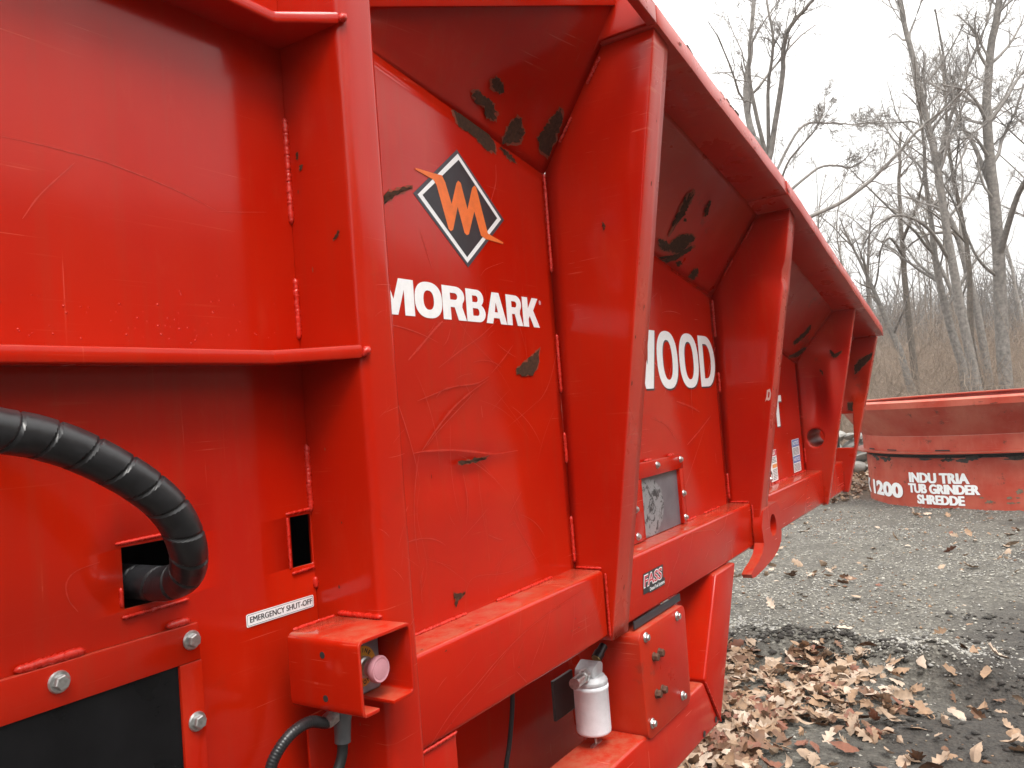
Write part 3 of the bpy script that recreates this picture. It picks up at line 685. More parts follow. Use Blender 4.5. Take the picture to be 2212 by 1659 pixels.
# raised edge bar closing the first flared plate
A_, B_ = Vector((.97, .035, 2.252)), Vector((1.828, -.250, 2.493))
bv = []
for q in (A_, B_):
    bv += [q+Vector((0, -.006, 0)), q+Vector((0, .004, .0)), q+Vector((0, -.004, .16)), q+Vector((0, -.016, .16))]
P('edge_bar', ([tuple(v) for v in bv], [(0, 4, 5, 1), (1, 5, 6, 2), (2, 6, 7, 3), (3, 7, 4, 0), (0, 1, 2, 3), (7, 6, 5, 4)]), bevel=.003)
# bark and torn skin on top of the rail
BS = []
for k in range(46):
    x = random.choice([random.uniform(1.86, 2.1), random.uniform(2.25, 2.62), random.uniform(1.9, 4.8)])
    L = random.uniform(.015, .07); h = random.uniform(.004, .016); y = random.uniform(-.352, -.3)
    V, F = box(x, x+L, y, y+random.uniform(.01, .03), zr(x)+.046, zr(x)+.052+h)
    BS.append(([(v[0]+random.uniform(-.006, .006), v[1]+random.uniform(-.004, .004), v[2]+random.uniform(-.006, .004)-(.171*(v[0]-x))) for v in V], F))
for k, q_ in enumerate(BS): P('torn_rail_skin', q_, RUST if k < 30 else PRIM, smooth=None)

# lower longitudinal beam
for x0, x1 in ((1.05, 1.849), (1.8605, 3.119), (3.131, 4.389), (4.402, 4.918)):
    P('frame_beam', box(x0, x1, -.086, .10, .912, 1.084), bevel=.012, seg=4)
    n_ = max(2, int((x1-x0)/.3))
    for k in range(n_):
        a_ = x0+(x1-x0)*(k+.08)/n_; weld((a_, -.003, 1.086), (a_+(x1-x0)/n_*random.uniform(.5, .85), -.003, 1.086), .005, MACH)
for x in (1.846, 3.116): weld((x, -.090, .915), (x, -.090, 1.075), .0045, MACH); weld((x, -.08, 1.087), (x, -.006, 1.087), .005, MACH)
P('mounting_bracket', box(1.06, 1.21, -.078, .0, .70, .9085), bevel=.003)
weld((1.06, -.08, .908), (1.21, -.08, .908), .005, MACH)

# under-frame: recessed panel, lower beam, raked leg
P('recess_panel', box(1.0, 2.75, .26, .27, .2, 1.0), smooth=None)
P('recess_panel', box(1.046, 1.06, -.05, .26, .2, .911), smooth=None)
P('lower_beam', prism([(1.2, .446), (2.548, .446), (2.4365, .612), (1.2, .612)], -.1, .05, 'y'), bevel=.010, seg=3)
P('raked_leg', prism([(2.552, .446), (2.829, .911), (2.628, .911), (2.441, .617)], -.102, .06, 'y'), bevel=.008, seg=3)
weld((2.44, -.103, .612), (2.549, -.103, .45), .004, MACH)
for x, z in ((2.51, .47), (2.40, .465)):
    P('bolt_hole_disc', lathe([(.010, 0), (.010, .001)], (x, -.1005, z), (0, -1, 0), 12), DARK)  # discs on the face, shaded bore given as dark colour
# black strip across the gap between cover and beam
P('gap_strip', box(1.992, 2.326, -.0895, -.0862, .893, .914), BLACKV)

# bolts
def bolt_mesh(name, fr, fh, hr, hh, mat):
    fl = lathe([(fr*.96, 0), (fr, fh*.4), (fr*.9, fh)], (0, 0, 0), (0, -1, 0), 18)
    hx = lathe([(hr, fh), (hr, fh+hh*.8), (hr*.86, fh+hh)], (0, 0, 0), (0, -1, 0), 6)
    V, F = join(fl, hx)
    me_ = bpy.data.meshes.new(name); me_.from_pydata(V, [], F); me_.materials.append(mat); me_.update()
    me_.polygons.foreach_set('use_smooth', [True]*len(me_.polygons)); me_.set_sharp_from_angle(angle=math.radians(35))
    return me_
BOLT = bolt_mesh('flange_bolt', .0115, .004, .0072, .006, STEEL)
BOLT2 = bolt_mesh('flange_bolt_washer', .014, .004, .0095, .008, STEEL)
BOLT3 = bolt_mesh('rusty_bolt', .013, .003, .011, .012, RSTEEL)
def put(me_, name, loc, parent, rz=0.0):
    ob = bpy.data.objects.new(name, me_); COL.objects.link(ob)
    ob.parent = parent; w = Vector((0, 0, 0)); q = parent
    while q is not None: w += q.location; q = q.parent
    ob.location = Vector(loc)-w; ob.rotation_euler = (0, rz, 0)
    return ob

# junction cover with bolts
cv = P('junction_cover', prism(rounded([(1.985, .598), (2.302, .598), (2.312, .888), (1.975, .888)], .03, 5), -.108, .12, 'y'), REDW, bevel=.004)
for x, z in ((2.015, .868), (2.243, .868), (2.236, .638), (2.014, .638)): put(BOLT2, 'bolt', (x, -.108, z), cv, random.random())
for x, z in ((2.059, .803), (2.096, .804), (2.057, .703), (2.097, .702)): put(BOLT3, 'bolt', (x, -.108, z), cv, random.random())
# window in the second bay
wf = P('window_frame', join(box(2.16, 2.612, -.022, -.0008, 1.271, 1.318), box(2.578, 2.612, -.022, -.0008, 1.0865, 1.2706), box(2.16, 2.264, -.022, -.0008, 1.0865, 1.2706)), bevel=.0015)
P('window_pane', box(2.2645, 2.5775, -.010, -.004, 1.0865, 1.2705), PANE, wf)
for x, z in ((2.39, 1.302), (2.59, 1.302), (2.593, 1.187), (2.593, 1.106), (2.205, 1.187), (2.205, 1.106)): put(BOLT, 'bolt', (x, -.022, z), wf, random.random())
for x0 in (2.33, 2.52): weld((x0, -.008, 1.321), (x0+.05, -.008, 1.321), .006, wf)
# cover in the third bay, mostly behind the rib
wf3 = P('window_frame', join(box(3.43, 3.66, -.022, -.0008, 1.20, 1.24), box(3.62, 3.66, -.022, -.0008, 1.0865, 1.1996)), bevel=.0015)
P('window_pane', box(3.43, 3.6195, -.010, -.004, 1.0865, 1.1995), BKGLASS, wf3)
for x, z in ((3.643, 1.19), (3.643, 1.118)): put(BOLT, 'bolt', (x, -.022, z), wf3, random.random())
# housing cover at the lower left
cf = P('access_cover_frame', join(box(.0, .722, -.012, -.0008, 1.182, 1.235), box(.688, .724, -.012, -.0008, .70, 1.1816)), bevel=.002)
P('access_cover_glass', box(-.2, .6875, -.0075, -.004, .70, 1.1815), BKGLASS, cf)
for x, z in ((.522, 1.213), (.708, 1.213), (.709, 1.098), (.71, .98), (.335, 1.213)): put(BOLT2, 'bolt', (x, -.012, z), cf, random.random())
for x0, x1 in ((.475, .56), (.675, .712)): P('weld_bead', weld_vf((x0, -.006, 1.240), (x1, -.006, 1.240), .008), WELD, cf, smooth=60)

# tow lug on the beam
lug = [(3.10, .995), (3.135, 1.050), (3.20, 1.056), (3.33, 1.060), (3.362, 1.038), (3.366, .93), (3.350, .897), (3.29, .868), (3.207, .850), (3.09, .838), (2.97, .829), (2.935, .832), (2.921, .848), (2.95, .860), (3.02, .875), (3.075, .895), (3.11, .93)]
lh = [(3.256+.044*math.cos(t), .976+.044*math.sin(t)) for t in np.linspace(0, 2*math.pi, 20, endpoint=False)]
V, F = mesh2d([lug, lh], extrude=.018)
def hook(v):
    return (v[0], -.108-v[2], v[1])
P('tow_lug', ([hook(v) for v in V], F), smooth=50)
P('weld_bead', weld_vf((3.15, -.09, 1.062), (3.33, -.09, 1.068), .005), WELD, smooth=60)

# fuel filter under the beam
fx, fy = 1.885, .0
ff = P('fuel_filter', lathe([(.042, 0), (.0453, .003), (.046, .008), (.046, .114), (.0475, .116), (.0475, .123), (.044, .126)], (fx, fy, .648), (0, 0, 1), 28), FILT, smooth=50)
P('filter_head', join(lathe([(.0465, .0), (.0465, .010), (.043, .014), (.038, .022)], (fx, fy, .7745), (0, 0, 1), 20), prism(rounded([(fx-.030, .795), (fx+.028, .795), (fx+.034, .822), (fx+.010, .832), (fx-.026, .816)], .008, 3), fy-.024, fy+.030, 'y')), CAST, ff, bevel=.003, smooth=40)
P('inlet_elbow', join(lathe([(.017, 0), (.017, .022), (.0145, .024), (.0145, .034)], (fx-.034, fy-.006, .808), (-1, -.15, 0), 6), lathe([(.014, 0), (.014, .05)], (fx-.066, fy-.010, .808), (-1, -.15, .05), 12)), STEEL, ff)
P('outlet_elbow', join(lathe([(.015, 0), (.015, .02), (.012, .022), (.012, .045)], (fx+.036, fy-.004, .828), (.8, -.1, .5), 12)), BLACKP, ff)
P('brass_nipple', lathe([(.013, 0), (.013, .01)], (fx+.034, fy-.004, .826), (.8, -.1, .5), 12), BRASS, ff)
P('drain_cock', join(lathe([(.004, 0), (.004, .03)], (fx+.005, fy, .598), (0, 0, 1), 8), box(fx-.02, fx+.03, fy-.004, fy+.004, .612, .617)), STEEL, ff)
P('filter_mount_plate', box(1.845, 1.95, .09, .098, .675, .78), plain('dull_dark_steel', (.05, .048, .046), .6))
P('drain_hose', sweep(spline([(1.665, .1, .92), (1.664, .1, .80), (1.637, .1, .70), (1.612, .1, .64), (1.60, .1, .55)], 24), .006, 8), RUBBER)
# hydraulic line behind the leg
P('hydraulic_line', sweep(spline([(2.45, .12, .91), (2.44, .1, .85), (2.43, .12, .78), (2.40, .16, .70)], 14), .014, 10), RUBBER)

# --- emergency stop guard, button and cables
path = rounded([(.884, 1.0755), (.847, 1.0755), (.847, 1.188), (.966, 1.188), (.966, 1.0755), (.915, 1.0755)], .014, 6, closed=False)
gp = thick_line(path, -.006)
guard = P('stop_button_guard', prism(gp, -.2, -.05, 'y'), bevel=.0012, smooth=45)
for y, z in ((-.126, 1.162), (-.127, 1.098)):
    P('drilled_hole_disc', lathe([(.0052, 0), (.0052, .0006)], (.8472, y, z), (-1, 0, 0), 14), DARK, guard)  # flat dark discs; the shade inside the holes is only colour
weld((.9575, -.05, 1.192), (.9575, -.147, 1.192), .006, guard)
weld((.862, -.048, 1.189), (.952, -.048, 1.189), .004, guard)
en = P('stop_enclosure', box(.860, .955, -.140, -.052, 1.083, 1.166), GREYBOX, bevel=.005, seg=3)
bc = (.912, 1.127)
P('legend_ring', lathe([(.031, 0), (.031, .001)], (bc[0], -.1405, bc[1]), (0, -1, 0), 32), YELL, en)
P('button_collar', lathe([(.0165, 0), (.0165, .008), (.0135, .010), (.0135, .016)], (bc[0], -.1416, bc[1]), (0, -1, 0), 24), STEEL, en, smooth=30)
P('stop_button', lathe([(.0125, 0), (.0130, .012), (.0165, .018), (.0205, .022), (.0207, .028), (.0185, .0315), (.0165, .0312), (.0150, .0306), (.0145, .0312), (.0, .0325)][:-1]+[(.0005, .0322)], (bc[0], -.1500, bc[1]), (0, -1, 0), 28), PINK, en, smooth=45)
def ring_text(body, r, mid, size, parent):
    parts = []
    n_ = len(body)
    for i, ch in enumerate(body):
        if ch == ' ': continue
        V, F = text2d(ch, size, .0004, 'CENTER')
        a_ = mid-(i-(n_-1)/2)*size*.78/r*(1 if math.sin(mid) > 0 else -1)
        up_ = (math.cos(a_), math.sin(a_)) if math.sin(mid) > 0 else (-math.cos(a_), -math.sin(a_))
        rt = (up_[1], -up_[0]); rr = r if math.sin(mid) > 0 else r+size*.7
        parts.append(([(bc[0]+math.cos(a_)*rr+rt[0]*v[0]+up_[0]*v[1], -.1418, bc[1]+math.sin(a_)*rr+rt[1]*v[0]+up_[1]*v[1]) for v in V], F))
    return P('lettering', join(*parts), INK, parent, smooth=None)
ring_text('ENGINE', .0215, math.pi/2, .0085, en); ring_text('STOP', .0215, -math.pi/2, .0085, en)
def ribbed(s_, th): return 1+.06*np.sin(s_*2*np.pi/.0042)
cp = spline([(.895, -.10, 1.056), (.872, -.10, 1.05), (.838, -.10, 1.063), (.804, -.10, 1.06), (.78, -.095, 1.042), (.769, -.09, 1.018), (.775, -.09, .985), (.80, -.09, .95)], 150)
P('corrugated_conduit', sweep(cp, .0085, 12, ribbed), BLACKP, smooth=80)
P('conduit_fitting', lathe([(.011, 0), (.012, .008), (.012, .02), (.0095, .022)], (.868, -.10, 1.051), (1, 0, .25), 6), STEEL)
P('cable_boot', lathe([(.0185, 0), (.018, .012), (.0135, .030), (.0125, .052), (.0125, .062)], (.905, -.10, 1.071), (-.07, 0, -1), 16), plain('grey_rubber', (.10, .10, .105), .6))
P('power_cable', sweep(spline([(.901, -.10, 1.012), (.897, -.10, .99), (.885, -.10, .97), (.86, -.10, .945)], 16), .0085, 12), RUBBER)
P('conduit_clamp_plate', box(.895, .955, -.03, -.024, .93, 1.04), bevel=.002)

# --- spiral wrapped hose
hp = spline([(-.2, -.20, 1.50), (.05, -.19, 1.545), (.28, -.17, 1.545), (.412, -.15, 1.522), (.463, -.145, 1.508), (.512, -.145, 1.484), (.566, -.145, 1.447), (.606, -.14, 1.408), (.634, -.125, 1.362), (.655, -.088, 1.323), (.659, -.04, 1.306), (.652, .02, 1.306), (.64, .10, 1.31), (.62, .2, 1.32)], 900)
def spiral(s_, th):
    ph = (s_/.043+th/(2*np.pi)+.05*np.sin(s_*40)) % 1.0
    gap = np.clip((.060-np.abs(ph-.5))/.02, 0, 1)
    lift = .014*np.clip((ph-.5)*1.1, 0, 1)
    return 1+lift-.10*gap
P('hydraulic_hose', sweep(hp, .0238, 28, spiral), BLACKP, smooth=30)['label'] = 'thick black hose in glossy spiral wrap'

# ------------------------------------------------------------------ lettering and stickers
def arc(cx, cy, rx, ry, a0, a1, n=10):
    return [(cx+rx*math.cos(math.radians(a0+(a1-a0)*k/n)), cy+ry*math.sin(math.radians(a0+(a1-a0)*k/n))) for k in range(n+1)]
def sup(cx, cy, rx, ry, e=2.5, n=40):
    o = []
    for k in range(n):
        t = 2*math.pi*k/n; c_, s_ = math.cos(t), math.sin(t)
        o.append((cx+rx*math.copysign(abs(c_)**(2/e), c_), cy+ry*math.copysign(abs(s_)**(2/e), s_)))
    return o
def glyph(ch, sw=.31, sh=.24):
    """heavy grotesque capitals on a 1 x 1 box"""
    if ch == 'O': return [sup(.5, .5, .5, .515, 2.4), sup(.5, .5, .5-sw, .515-sh, 2.3)]
    if ch == 'D': return [[(0, 0), (0, 1)]+[(.45, 1)]+arc(.45, .5, .55, .5, 90, -90, 16)[1:-1]+[(.45, 0)], [(sw, sh), (sw, 1-sh)]+arc(.42, .5, .58-sw, .5-sh, 90, -90, 12)]
    if ch == 'M': return [[(0, 0), (0, 1), (.36, 1), (.5, .42), (.64, 1), (1, 1), (1, 0), (.76, 0), (.76, .70), (.59, 0), (.41, 0), (.24, .70), (.24, 0)]]
    if ch == 'A': return [[(0, 0), (.33, 1), (.67, 1), (1, 0), (.69, 0), (.635, .18), (.365, .18), (.31, 0)], [(.425, .37), (.575, .37), (.5, .68)]]
    if ch == 'K': return [[(0, 0), (0, 1), (.33, 1), (.33, .63), (.60, 1), (.97, 1), (.64, .57), (1, 0), (.62, 0), (.41, .37), (.33, .27), (.33, 0)]]
    if ch == 'R': return [[(0, 0), (0, 1), (.58, 1)]+arc(.58, .715, .37, .285, 90, -42, 12)[1:]+[(.83, .40), (1.0, 0), (.64, 0), (.50, .38), (.33, .38), (.33, 0)], [(.33, .60), (.33, .80), (.52, .80)]+arc(.53, .70, .11, .10, 80, -80, 8)+[(.52, .60)]]
    if ch == 'B': return [[(0, 0), (0, 1), (.58, 1)]+arc(.58, .74, .35, .26, 90, -40, 10)[1:]+[(.80, .53)]+arc(.62, .275, .38, .275, 42, -90, 12)+[(.58, 0)], [(.33, .61), (.33, .81), (.53, .81)]+arc(.53, .71, .09, .10, 80, -80, 7)+[(.53, .61)], [(.33, .19), (.33, .42), (.56, .42)]+arc(.56, .305, .11, .115, 80, -80, 7)+[(.56, .19)]]
    if ch == 'W': return [[(0, 1), (.16, 0), (.38, 0), (.5, .52), (.62, 0), (.84, 0), (1, 1), (.80, 1), (.72, .40), (.60, 1), (.40, 1), (.28, .40), (.20, 1)]]
    if ch == 'X': return [[(0, 0), (.32, .52), (.02, 1), (.36, 1), (.51, .72), (.66, 1), (.98, 1), (.68, .52), (1, 0), (.66, 0), (.50, .31), (.33, 0)]]
    if ch == 'T': return [[(.33, 0), (.33, .80), (0, .80), (0, 1), (1, 1), (1, .80), (.67, .80), (.67, 0)]]
def word(chars, spans, z0, z1, y, mat, shadow=None, **kw):
    parts = []
    for ch, (a_, b_) in zip(chars, spans):
        lo = [[(a_+(b_-a_)*x, z0+(z1-z0)*z) for x, z in lp] for lp in glyph(ch, **kw)]
        parts.append(on_wall(mesh2d(lo), y))
    o = P('lettering', join(*parts), mat, smooth=None)
    if shadow:
        V, F = join(*parts)
        P('lettering_shadow', ([(v[0]+shadow[0], y+.0004, v[2]+shadow[1]) for v in V], F), INK, o, smooth=None)
    return o
YD = -.0007
word('MORBARK', [(1.145, 1.273), (1.275, 1.366), (1.3675, 1.452), (1.4535, 1.527), (1.5285, 1.6155), (1.6165, 1.688), (1.6895, 1.768)], 1.7135, 1.788, YD, WHITE)
P('registered_mark', on_wall(mesh2d([sup(1.776, 1.779, .0045, .0055, 2, 16), sup(1.776, 1.779, .0032, .0042, 2, 16)]), YD), WHITE, smooth=None)
P('registered_mark', on_wall(fit(text2d('R', .004, .0002), 1.7745, 1.7778, 1.7765, 1.7818), YD), WHITE, smooth=None)
word('WOOD', [(2.23, 2.512), (2.514, 2.699), (2.715, 2.906), (2.918, 3.09)], 1.546, 1.740, YD, WHITE, (.006, -.006), sw=.27, sh=.16)
word('XT', [(3.69, 3.872), (3.86, 4.018)], 1.340, 1.489, YD, WHITE, (.006, -.005))
D0 = [(1.462, 2.105), (1.637, 1.972), (1.472, 1.837), (1.295, 1.973)]
D1 = [(1.464, 2.096), (1.623, 1.971), (1.470, 1.847), (1.309, 1.973)]
D2 = [(1.465, 2.082), (1.606, 1.971), (1.470, 1.860), (1.325, 1.975)]
lg = P('diamond_logo', on_wall(mesh2d([D0]), YD), NAVYV, smooth=None)
P('diamond_border', on_wall(mesh2d([D1]), YD-.0003), WHITE, lg, smooth=None)
P('diamond_field', on_wall(mesh2d([D2]), YD-.0006), BLACKV, lg, smooth=None)
ZIG = [(1.3078, 2.0293), (1.3650, 2.0305), (1.3975, 2.032), (1.4078, 2.019), (1.4257, 1.9735), (1.4485, 2.0238), (1.4568, 2.0324), (1.4661, 2.0291), (1.4848, 1.9719), (1.5091, 2.0254), (1.5191, 2.0337), (1.5265, 2.0306), (1.5602, 1.9274), (1.5785, 1.9236), (1.6244, 1.9147), (1.6218, 1.9107), (1.5489, 1.9125), (1.5313, 1.9178), (1.5111, 1.9712), (1.4833, 1.9144), (1.4742, 1.9106), (1.4662, 1.9153), (1.4475, 1.9706), (1.4242, 1.9158), (1.4154, 1.9111), (1.4077, 1.915), (1.3759, 2.006), (1.3667, 2.0157), (1.3073, 2.0254)]
P('zigzag_letter', on_wall(mesh2d([ZIG]), YD-.0009), ORANGE, lg, smooth=None)

def sticker(name, x0, x1, z0, z1, y, mat, r=.004, parent=None):
    return P(name, on_wall(mesh2d([rounded([(x0, z0), (x1, z0), (x1, z1), (x0, z1)], r, 4)]), y), mat, parent, smooth=None)
def words(body, x0, x1, z0, z1, y, mat, parent, bold=.01):
    return P('lettering', on_wall(fit(text2d(body, 1., bold), x0, x1, z0, z1), y), mat, parent, smooth=None)
es = sticker('warning_sticker', .812, .950, 1.2015, 1.2215, -.0016, WHITE, .003)
for k_ in range(3): words('EMERGENCY SHUT-OFF', .8187+.0003*k_, .9457+.0003*k_, 1.2075, 1.2165, -.0020-.00005*k_, INK, es, 0)
P('sticker_border', on_wall(mesh2d([rounded([(.8137, 1.2030), (.9483, 1.2030), (.9483, 1.2200), (.8137, 1.2200)], .0025, 4), rounded([(.8143, 1.2036), (.9477, 1.2036), (.9477, 1.2194), (.8143, 1.2194)], .0023, 4)]), -.0019), INK, es, smooth=None)
# fuel system sticker on the beam
yb = -.0875
fs = P('brand_sticker', on_wall(mesh2d([[(2.070, .968), (2.078, 1.024), (2.222, 1.024), (2.216, .985), (2.228, .985), (2.224, .964), (2.112, .964), (2.112, .968)]]), yb), INK, smooth=None)
def slant(VF, k, z0): V, F = VF; return [(v[0]+(v[2]-z0)*k, v[1], v[2]) for v in V], F
P('lettering', slant(on_wall(fit(text2d('FASS', 1., .05), 2.074, 2.206, .984, 1.020), yb-.0004), .25, .984), WHITE, fs, smooth=None)
P('lettering', slant(on_wall(fit(text2d('FASS', 1., .015), 2.078, 2.203, .987, 1.017), yb-.0008), .25, .987), REDI, fs, smooth=None)
words('Diesel Fuel Systems', 2.116, 2.222, .966, .979, yb-.0005, WHITE, fs, .02)
# notice and danger stickers in the third bay
ns = sticker('notice_sticker', 4.138, 4.284, 1.095, 1.260, -.0022, WHITE)
for z0, z1 in ((1.222, 1.258), (1.142, 1.176)):
    P('sticker_band', on_wall(mesh2d([[(4.141, z0), (4.281, z0), (4.281, z1), (4.141, z1)]]), -.0027), BLUEI, ns, smooth=None)
    words('NOTICE', 4.155, 4.268, z0+.009, z1-.008, -.0032, WHITE, ns, .02)
def fine_print(x0, x1, z0, z1, rows, parent):
    parts = []
    for k in range(rows):
        z = z1-(z1-z0)*(k+.5)/rows; x = x0
        while x < x1-.012:
            w = random.uniform(.008, .024); w = min(w, x1-x)
            parts.append(on_wall(([(x, z-.0018, 0), (x+w, z-.0018, 0), (x+w, z+.0018, 0), (x, z+.0018, 0)], [(0, 1, 2, 3)]), -.0028)); x += w+.005
    P('fine_print', join(*parts), INK, parent, smooth=None)
fine_print(4.148, 4.274, 1.180, 1.218, 6, ns); fine_print(4.148, 4.274, 1.099, 1.138, 6, ns)
ds = sticker('danger_sticker', 3.665, 3.842, 1.0945, 1.238, -.0022, WHITE)
P('sticker_band', on_wall(mesh2d([[(3.668, 1.210), (3.839, 1.210), (3.839, 1.235), (3.668, 1.235)]]), -.0027), REDI, ds, smooth=None)
words('DANGER', 3.69, 3.82, 1.215, 1.230, -.0032, WHITE, ds, .02)
P('sticker_band', on_wall(mesh2d([[(3.76, 1.155), (3.839, 1.155), (3.839, 1.172), (3.76, 1.172)]]), -.0027), ORANI, ds, smooth=None)
fine_print(3.70, 3.834, 1.178, 1.206, 4, ds); fine_print(3.765, 3.834, 1.099, 1.150, 7, ds)
P('sticker_symbol', on_wall(mesh2d([sup(3.72, 1.125, .03, .024, 2, 18), sup(3.73, 1.122, .012, .010, 2, 12)]), -.0027), INK, ds, smooth=None)
# scrap of torn sticker on the second rib
V, F = mesh2d([[(-.175, 1.470), (-.182, 1.49), (-.186, 1.514), (-.198, 1.519), (-.201, 1.50), (-.195, 1.478), (-.188, 1.474), (-.182, 1.478)], [(-.187, 1.485), (-.191, 1.508), (-.196, 1.505), (-.192, 1.486)]])
P('torn_sticker', ([(3.1175, v[0], v[1]) for v in V], F), plain('torn_vinyl', (.62, .40, .36), .5), smooth=None)

# ------------------------------------------------------------------ chipped paint and scratches (own shapes, in the plate's plane)
def ragged(pts, amp, n=4):
    out = []
    for i in range(len(pts)):
        a_, b_ = Vector(pts[i]), Vector(pts[(i+1) % len(pts)])
        for k in range(n):
            q = a_.lerp(b_, k/n); j = amp*min(1, (b_-a_).length/.02)
            out.append(q+Vector((random.uniform(-j, j), random.uniform(-j, j), random.uniform(-j, j))))
    return out
NFL = Vector((-.114, -.796, -.589)).normalized()
from mathutils.bvhtree import BVHTree
FV, FF_ = join(*FLV)
FBVH = BVHTree.FromPolygons([Vector(v) for v in FV], FF_)
FOOT = Vector((0, -1.05, 1.5))      # foot point from which the surface is probed
def on_flare(q):
    h = FBVH.ray_cast(FOOT, (q-FOOT).normalized())
    return h[0] if h[0] is not None else q
for kind, pts in CHIPS:
    off = {'wall': Vector((0, -.0009, 0)), 'flare': NFL*.003, 'flare3': NFL*.003, 'rib': Vector((-.002, 0, 0)), 'post': Vector((-.001, 0, 0))}[kind]
    ax = {'wall': (0, 2), 'flare': (0, 1, 2), 'flare3': (0, 1, 2), 'rib': (1, 2), 'post': (1, 2)}[kind]
    c_ = sum((Vector(p) for p in pts), Vector())/len(pts)
    pts = [tuple(c_+(Vector(p)-c_)*1.12) for p in pts]
    R1_ = [c_+(Vector(p)-c_)*1.10 for p in pts]
    def flat(Q):
        o = []
        for q in Q:
            q = q.copy()
            if kind == 'wall': q.y = 0
            if kind == 'rib': q.x = c_.x
            if kind == 'post': q.x = .96
            if kind in ('flare', 'flare3'):
                q = on_flare(q)
            o.append(q+off)
        return o
    big = flat(ragged(R1_, .004, 6)); small = flat(ragged([tuple(p) for p in pts], .0045, 6))
    # raised rim first, bare metal just above it
    def fan(Q, o):
        cc = sum(Q, Vector())/len(Q)
        if kind in ('flare', 'flare3'): cc = on_flare(cc)+off
        V = [tuple(q+o) for q in Q]+[tuple(cc+o)]
        return V, [(i, (i+1) % len(Q), len(Q)) for i in range(len(Q))]
    dn = off.normalized()
    pr_ = P('paint_chip', fan(small, dn*.0006), RUST, smooth=None)
    P('chip_rim', fan(big, dn*.0), PRIM, pr_, smooth=None)
for kind, w, pts in SCRATCHES:
    y = -.0005 if kind == 'wall' else -.0865
    S = spline([(p[0], p[2], 0) for p in pts], max(6, 6*len(pts)))
    L_, R_ = [], []
    for i, q in enumerate(S):
        d_ = S[min(i+1, len(S)-1)]-S[max(i-1, 0)]; d_ /= np.linalg.norm(d_)+1e-9
        t = i/(len(S)-1); ww = w*.5*(.25+.75*math.sin(math.pi*t)**.6)*random.uniform(.55, 1.15)
        L_.append((q[0]-d_[1]*ww, y, q[1]+d_[0]*ww)); R_.append((q[0]+d_[1]*ww, y, q[1]-d_[0]*ww))
    n_ = len(S); V = L_+R_
    P('scratch', (V, [(i, i+1, n_+i+1, n_+i) for i in range(n_-1)]), SCR, smooth=None)
# paint runs and spatter bumps above the middle flange
for k in range(80):
    x = random.gauss(.64, .14); z = 1.64+abs(random.gauss(0, .05))
    if not (.3 < x < .92): continue
    r = random.uniform(.0009, .0021)
    P('weld_spatter', lathe([(r, 0), (r*.8, r*.45), (r*.3, r*.7)], (x, .0002, z), (0, -1, 0), 6), RED, smooth=80)

# small knocks along worn edges and fine random scratches
def knock(o, u, v, n, r):
    Q = []
    for i in range(7):
        a_ = i/7*2*math.pi; rr = r*random.uniform(.35, 1.2)
        Q.append(tuple(Vector(o)+Vector(u)*rr*math.cos(a_)*random.uniform(1, 2.2)+Vector(v)*rr*math.sin(a_)*.7+Vector(n)*.0009))
    P('paint_chip', (Q, [tuple(range(7))]), RUST if random.random() < .75 else PRIM, smooth=None)
for k in range(26):
    x = random.choice([random.uniform(1.1, 1.84), random.uniform(1.95, 3.1), random.uniform(3.4, 4.35)])
    knock((x, -.077, 1.0842), (1, 0, 0), (0, 1, 0), (0, 0, 1), random.uniform(.0012, .004))
for k in range(18):
    x = random.choice([random.uniform(1.1, 1.84), random.uniform(1.95, 3.1)]); knock((x, -.0863, random.uniform(.925, 1.07)), (1, 0, 0), (0, 0, 1), (0, -1, 0), random.uniform(.0008, .0025))
for ri in range(4):
    for k in range(9):
        z = random.uniform(.95, zr(RIBX[ri])-.05); y = rib_line(ri, z)
        s_ = Vector((0, (rib_line(ri, z+.1)-y)/.1, 1)).normalized(); n_ = Vector((0, -s_.z, s_.y))
        knock((RIBX[ri]+random.choice((.008, .012, .045, .05)), y, z), (s_.x, s_.y, s_.z), (1, 0, 0), tuple(n_), random.uniform(.0015, .006)*(1.5 if ri > 1 else 1))
for k in range(16):
    x = random.uniform(1.9, 4.85); knock((x, -.3555, zr(x)+random.uniform(.004, .03)), (1, 0, -.18), (0, 0, 1), (0, -1, 0), random.uniform(.002, .008))
for k in range(10):
    z = random.uniform(.95, 2.2); knock((.96, random.uniform(-.11, -.02), z), (0, 0, 1), (0, 1, 0), (-1, 0, 0), random.uniform(.001, .003))
def hair(x, z, y, L, ang, bend, w):
    S = np.array([(x+L*t*math.cos(ang)-bend*L*t*t*math.sin(ang), z+L*t*math.sin(ang)+bend*L*t*t*math.cos(ang)) for t in np.linspace(0, 1, 9)])
    L_, R_ = [], []
    for i in range(9):
        d_ = S[min(i+1, 8)]-S[max(i-1, 0)]; d_ = d_/np.linalg.norm(d_); ww = w*.5*math.sin(math.pi*(i+.5)/9.5)*random.uniform(.5, 1.2)
        L_.append((S[i][0]-d_[1]*ww, y, S[i][1]+d_[0]*ww)); R_.append((S[i][0]+d_[1]*ww, y, S[i][1]-d_[0]*ww))
    P('scratch', (L_+R_, [(i, i+1, 10+i, 9+i) for i in range(8)]), SCR, smooth=None)
for k in range(46):
    hair(random.uniform(1.15, 1.75), random.uniform(1.12, 1.68), -.0005, random.uniform(.03, .22), random.uniform(.2, 2.9), random.uniform(-.5, .5), random.choice((.0008, .0012, .0025)))
for k in range(24):
    hair(random.uniform(2.1, 3.0), random.uniform(1.34, 1.85), -.0005, random.uniform(.04, .22), random.uniform(.2, 2.9), random.uniform(-.5, .5), random.choice((.001, .002, .004)))
